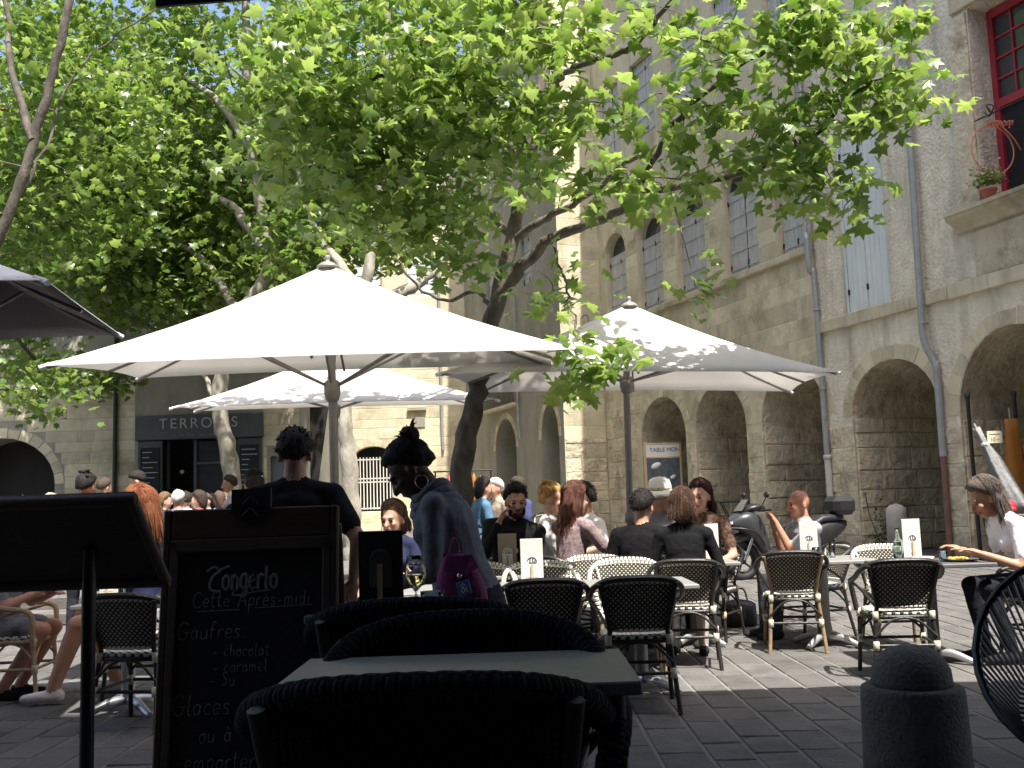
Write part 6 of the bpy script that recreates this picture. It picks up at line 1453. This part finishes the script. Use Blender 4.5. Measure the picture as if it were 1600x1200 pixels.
sitter('blonde woman with messy bun in a white lace top', 850, 10.4, 345, top=(.55, .54, .52), top2=(.75, .74, .72), tsc=30, hair='messybun', hc_=(.42, .25, .09), fem=True, vox=.013, bottom=(.07, .12, .24), L=(-.05, .32, .88), Rr=(.08, .35, .85), skin=(.52, .29, .2))
sitter('woman with long auburn hair in a floral blouse', 886, 9.5, 40, top=(.36, .28, .28), top2=(.14, .09, .10), tsc=38, hair='long', hc_=(.075, .032, .022), fem=True, vox=.012, bottom=(.012, .02, .045), L=(-.02, .42, .78), Rr=(.15, .44, .78), lean=.12)
sitter('man with dark hair in a white shirt leaning to the auburn woman', 938, 10.2, 196, top=(.78, .78, .78), hc_=(.02, .018, .018), vox=.013, lean=.25, hp=.05, skin=TAN, s=1.01)
sitter('child in a navy top behind the woman in grey', 622, 8.4, 248, s=.98, top=(.02, .025, .06), hc_=(.09, .05, .03), vox=.012, hp=.15, fem=True, hair='bob', L=(-.1, .35, .8))
# ---- left
rx = gx(228, 7.6)
person('red haired woman in navy top and pale skirt with white sandals', rx, 7.6, 186, 'sit', s=1.15, top=(.012, .016, .05), hair='mid', hc_=(.13, .045, .02), fem=True, vox=.011, bottom=(.42, .42, .46), skirt=True, skin=(.55, .29, .18), shoes=(.7, .68, .66), lean=.05, hp=.05,
       knees=((-.16, .36, .47), (.10, .40, .50)), feet=((-.16, .50, .10), (.12, .2, .10)), L=(-.1, .35, .82), Rr=(.12, .34, .80))
chair(rx, 7.6, 186, 'cane chair under the red haired woman')
person('person in dark flowered shorts at the left table, mostly behind the menu lectern', gx(80, 7.6)-.34, 7.6, 6, 'sit', skirt=True, top=(.25, .25, .28), bottom=(.03, .035, .06), bottom2=(.4, .4, .42), vox=.014, skin=(.55, .28, .2), L=(-.05, .32, .74), Rr=(.1, .26, .76), knees=((-.1, .33, .5), (.12, .32, .5)), feet=((-.1, .1, .1), (.12, .05, .1)))
# ---- far diners on the upper square
FAR = [(782, 14.1, 215, 'grey haired man in beige at the far table', (.36, .30, .24), 'short', (.42, .41, .40)), (818, 13.7, 205, 'man in navy T-shirt with a hand at his ear', (.05, .06, .14), 'short', (.03, .025, .02)), (748, 13.3, 20, 'dark haired person in a denim jacket', (.08, .17, .28), 'bob', (.015, .012, .012)),
       (275, 15.0, 80, 'grey haired diner in a blue waistcoat', (.16, .18, .32), 'short', (.35, .35, .35)), (308, 17.2, 260, 'far diner in black facing the terrace', (.03, .03, .035), 'short', (.03, .02, .02)), (326, 18.4, 250, 'far diner in grey by the shop window', (.28, .28, .3), 'short', (.05, .04, .035)),
       (343, 16.6, 110, 'far diner in pale blue near the pale trunk', (.42, .46, .55), 'bob', (.06, .04, .03)), (14, 16.4, 60, 'far diner in dark clothes before the arch', (.04, .04, .045), 'short', (.02, .015, .012)), (30, 15.2, 85, 'far diner in a light cap of hair and blue shirt', (.2, .33, .45), 'short', (.14, .10, .07)),
       (70, 14.4, 20, 'far diner in a white shirt before the arch', (.7, .7, .7), 'short', (.35, .33, .3)), (82, 15.6, 200, 'far red faced diner beside the white shirt', (.35, .3, .28), 'bald', (.1, .1, .1)), (50, 17.4, 250, 'far diner in grey green under the arch', (.3, .36, .33), 'short', (.3, .3, .28)),
       (182, 17.0, 180, 'far diner in brown below the sunlit wall', (.12, .09, .07), 'bob', (.04, .025, .02))]
names = (('white', (.7, .7, .7)), ('black', (.02, .02, .02)), ('navy', (.03, .05, .12)), ('pale blue', (.4, .48, .6)), ('rust red', (.3, .08, .05)))
for i, (px_, Y_) in enumerate(((232, 17.5), (250, 16.2), (262, 18.6), (292, 16.0), (318, 15.6), (352, 17.6), (366, 18.8), (388, 16.4), (5, 18), (58, 16), (98, 17.4), (140, 18.5), (160, 17.2), (205, 16.6))):
    cn_, tp_ = names[i % 5]; FAR.append((px_, Y_, (90, 250, 180, 10, 120)[(i*3) % 5], 'far diner in %s among the %s tables' % (cn_, 'shop' if px_ > 200 else 'arch side'), tp_, ('short', 'bob', 'short', 'short', 'bob')[i % 5], ((.03, .02, .015), (.1, .06, .03), (.3, .29, .28), (.02, .015, .012))[i % 4]))
for px_, Y_, f_, l_, tp, hr, hcol in FAR:
    person(l_, gx(px_, Y_), Y_, f_, 'sit', z=UP, top=tp, hair=hr, hc_=hcol, vox=.024, skin=random.choice((LIGHT, TAN)), group='diners on the upper square', Rr=(.12, .1, 1.2) if 'ear' in l_ else None, bottom=(.10, .17, .30) if 'denim' in l_ else (.03, .035, .05))
    chair(gx(px_, Y_), Y_, f_, 'cane chair of the '+l_, group='chairs on the upper square', z=UP)
finish_people()
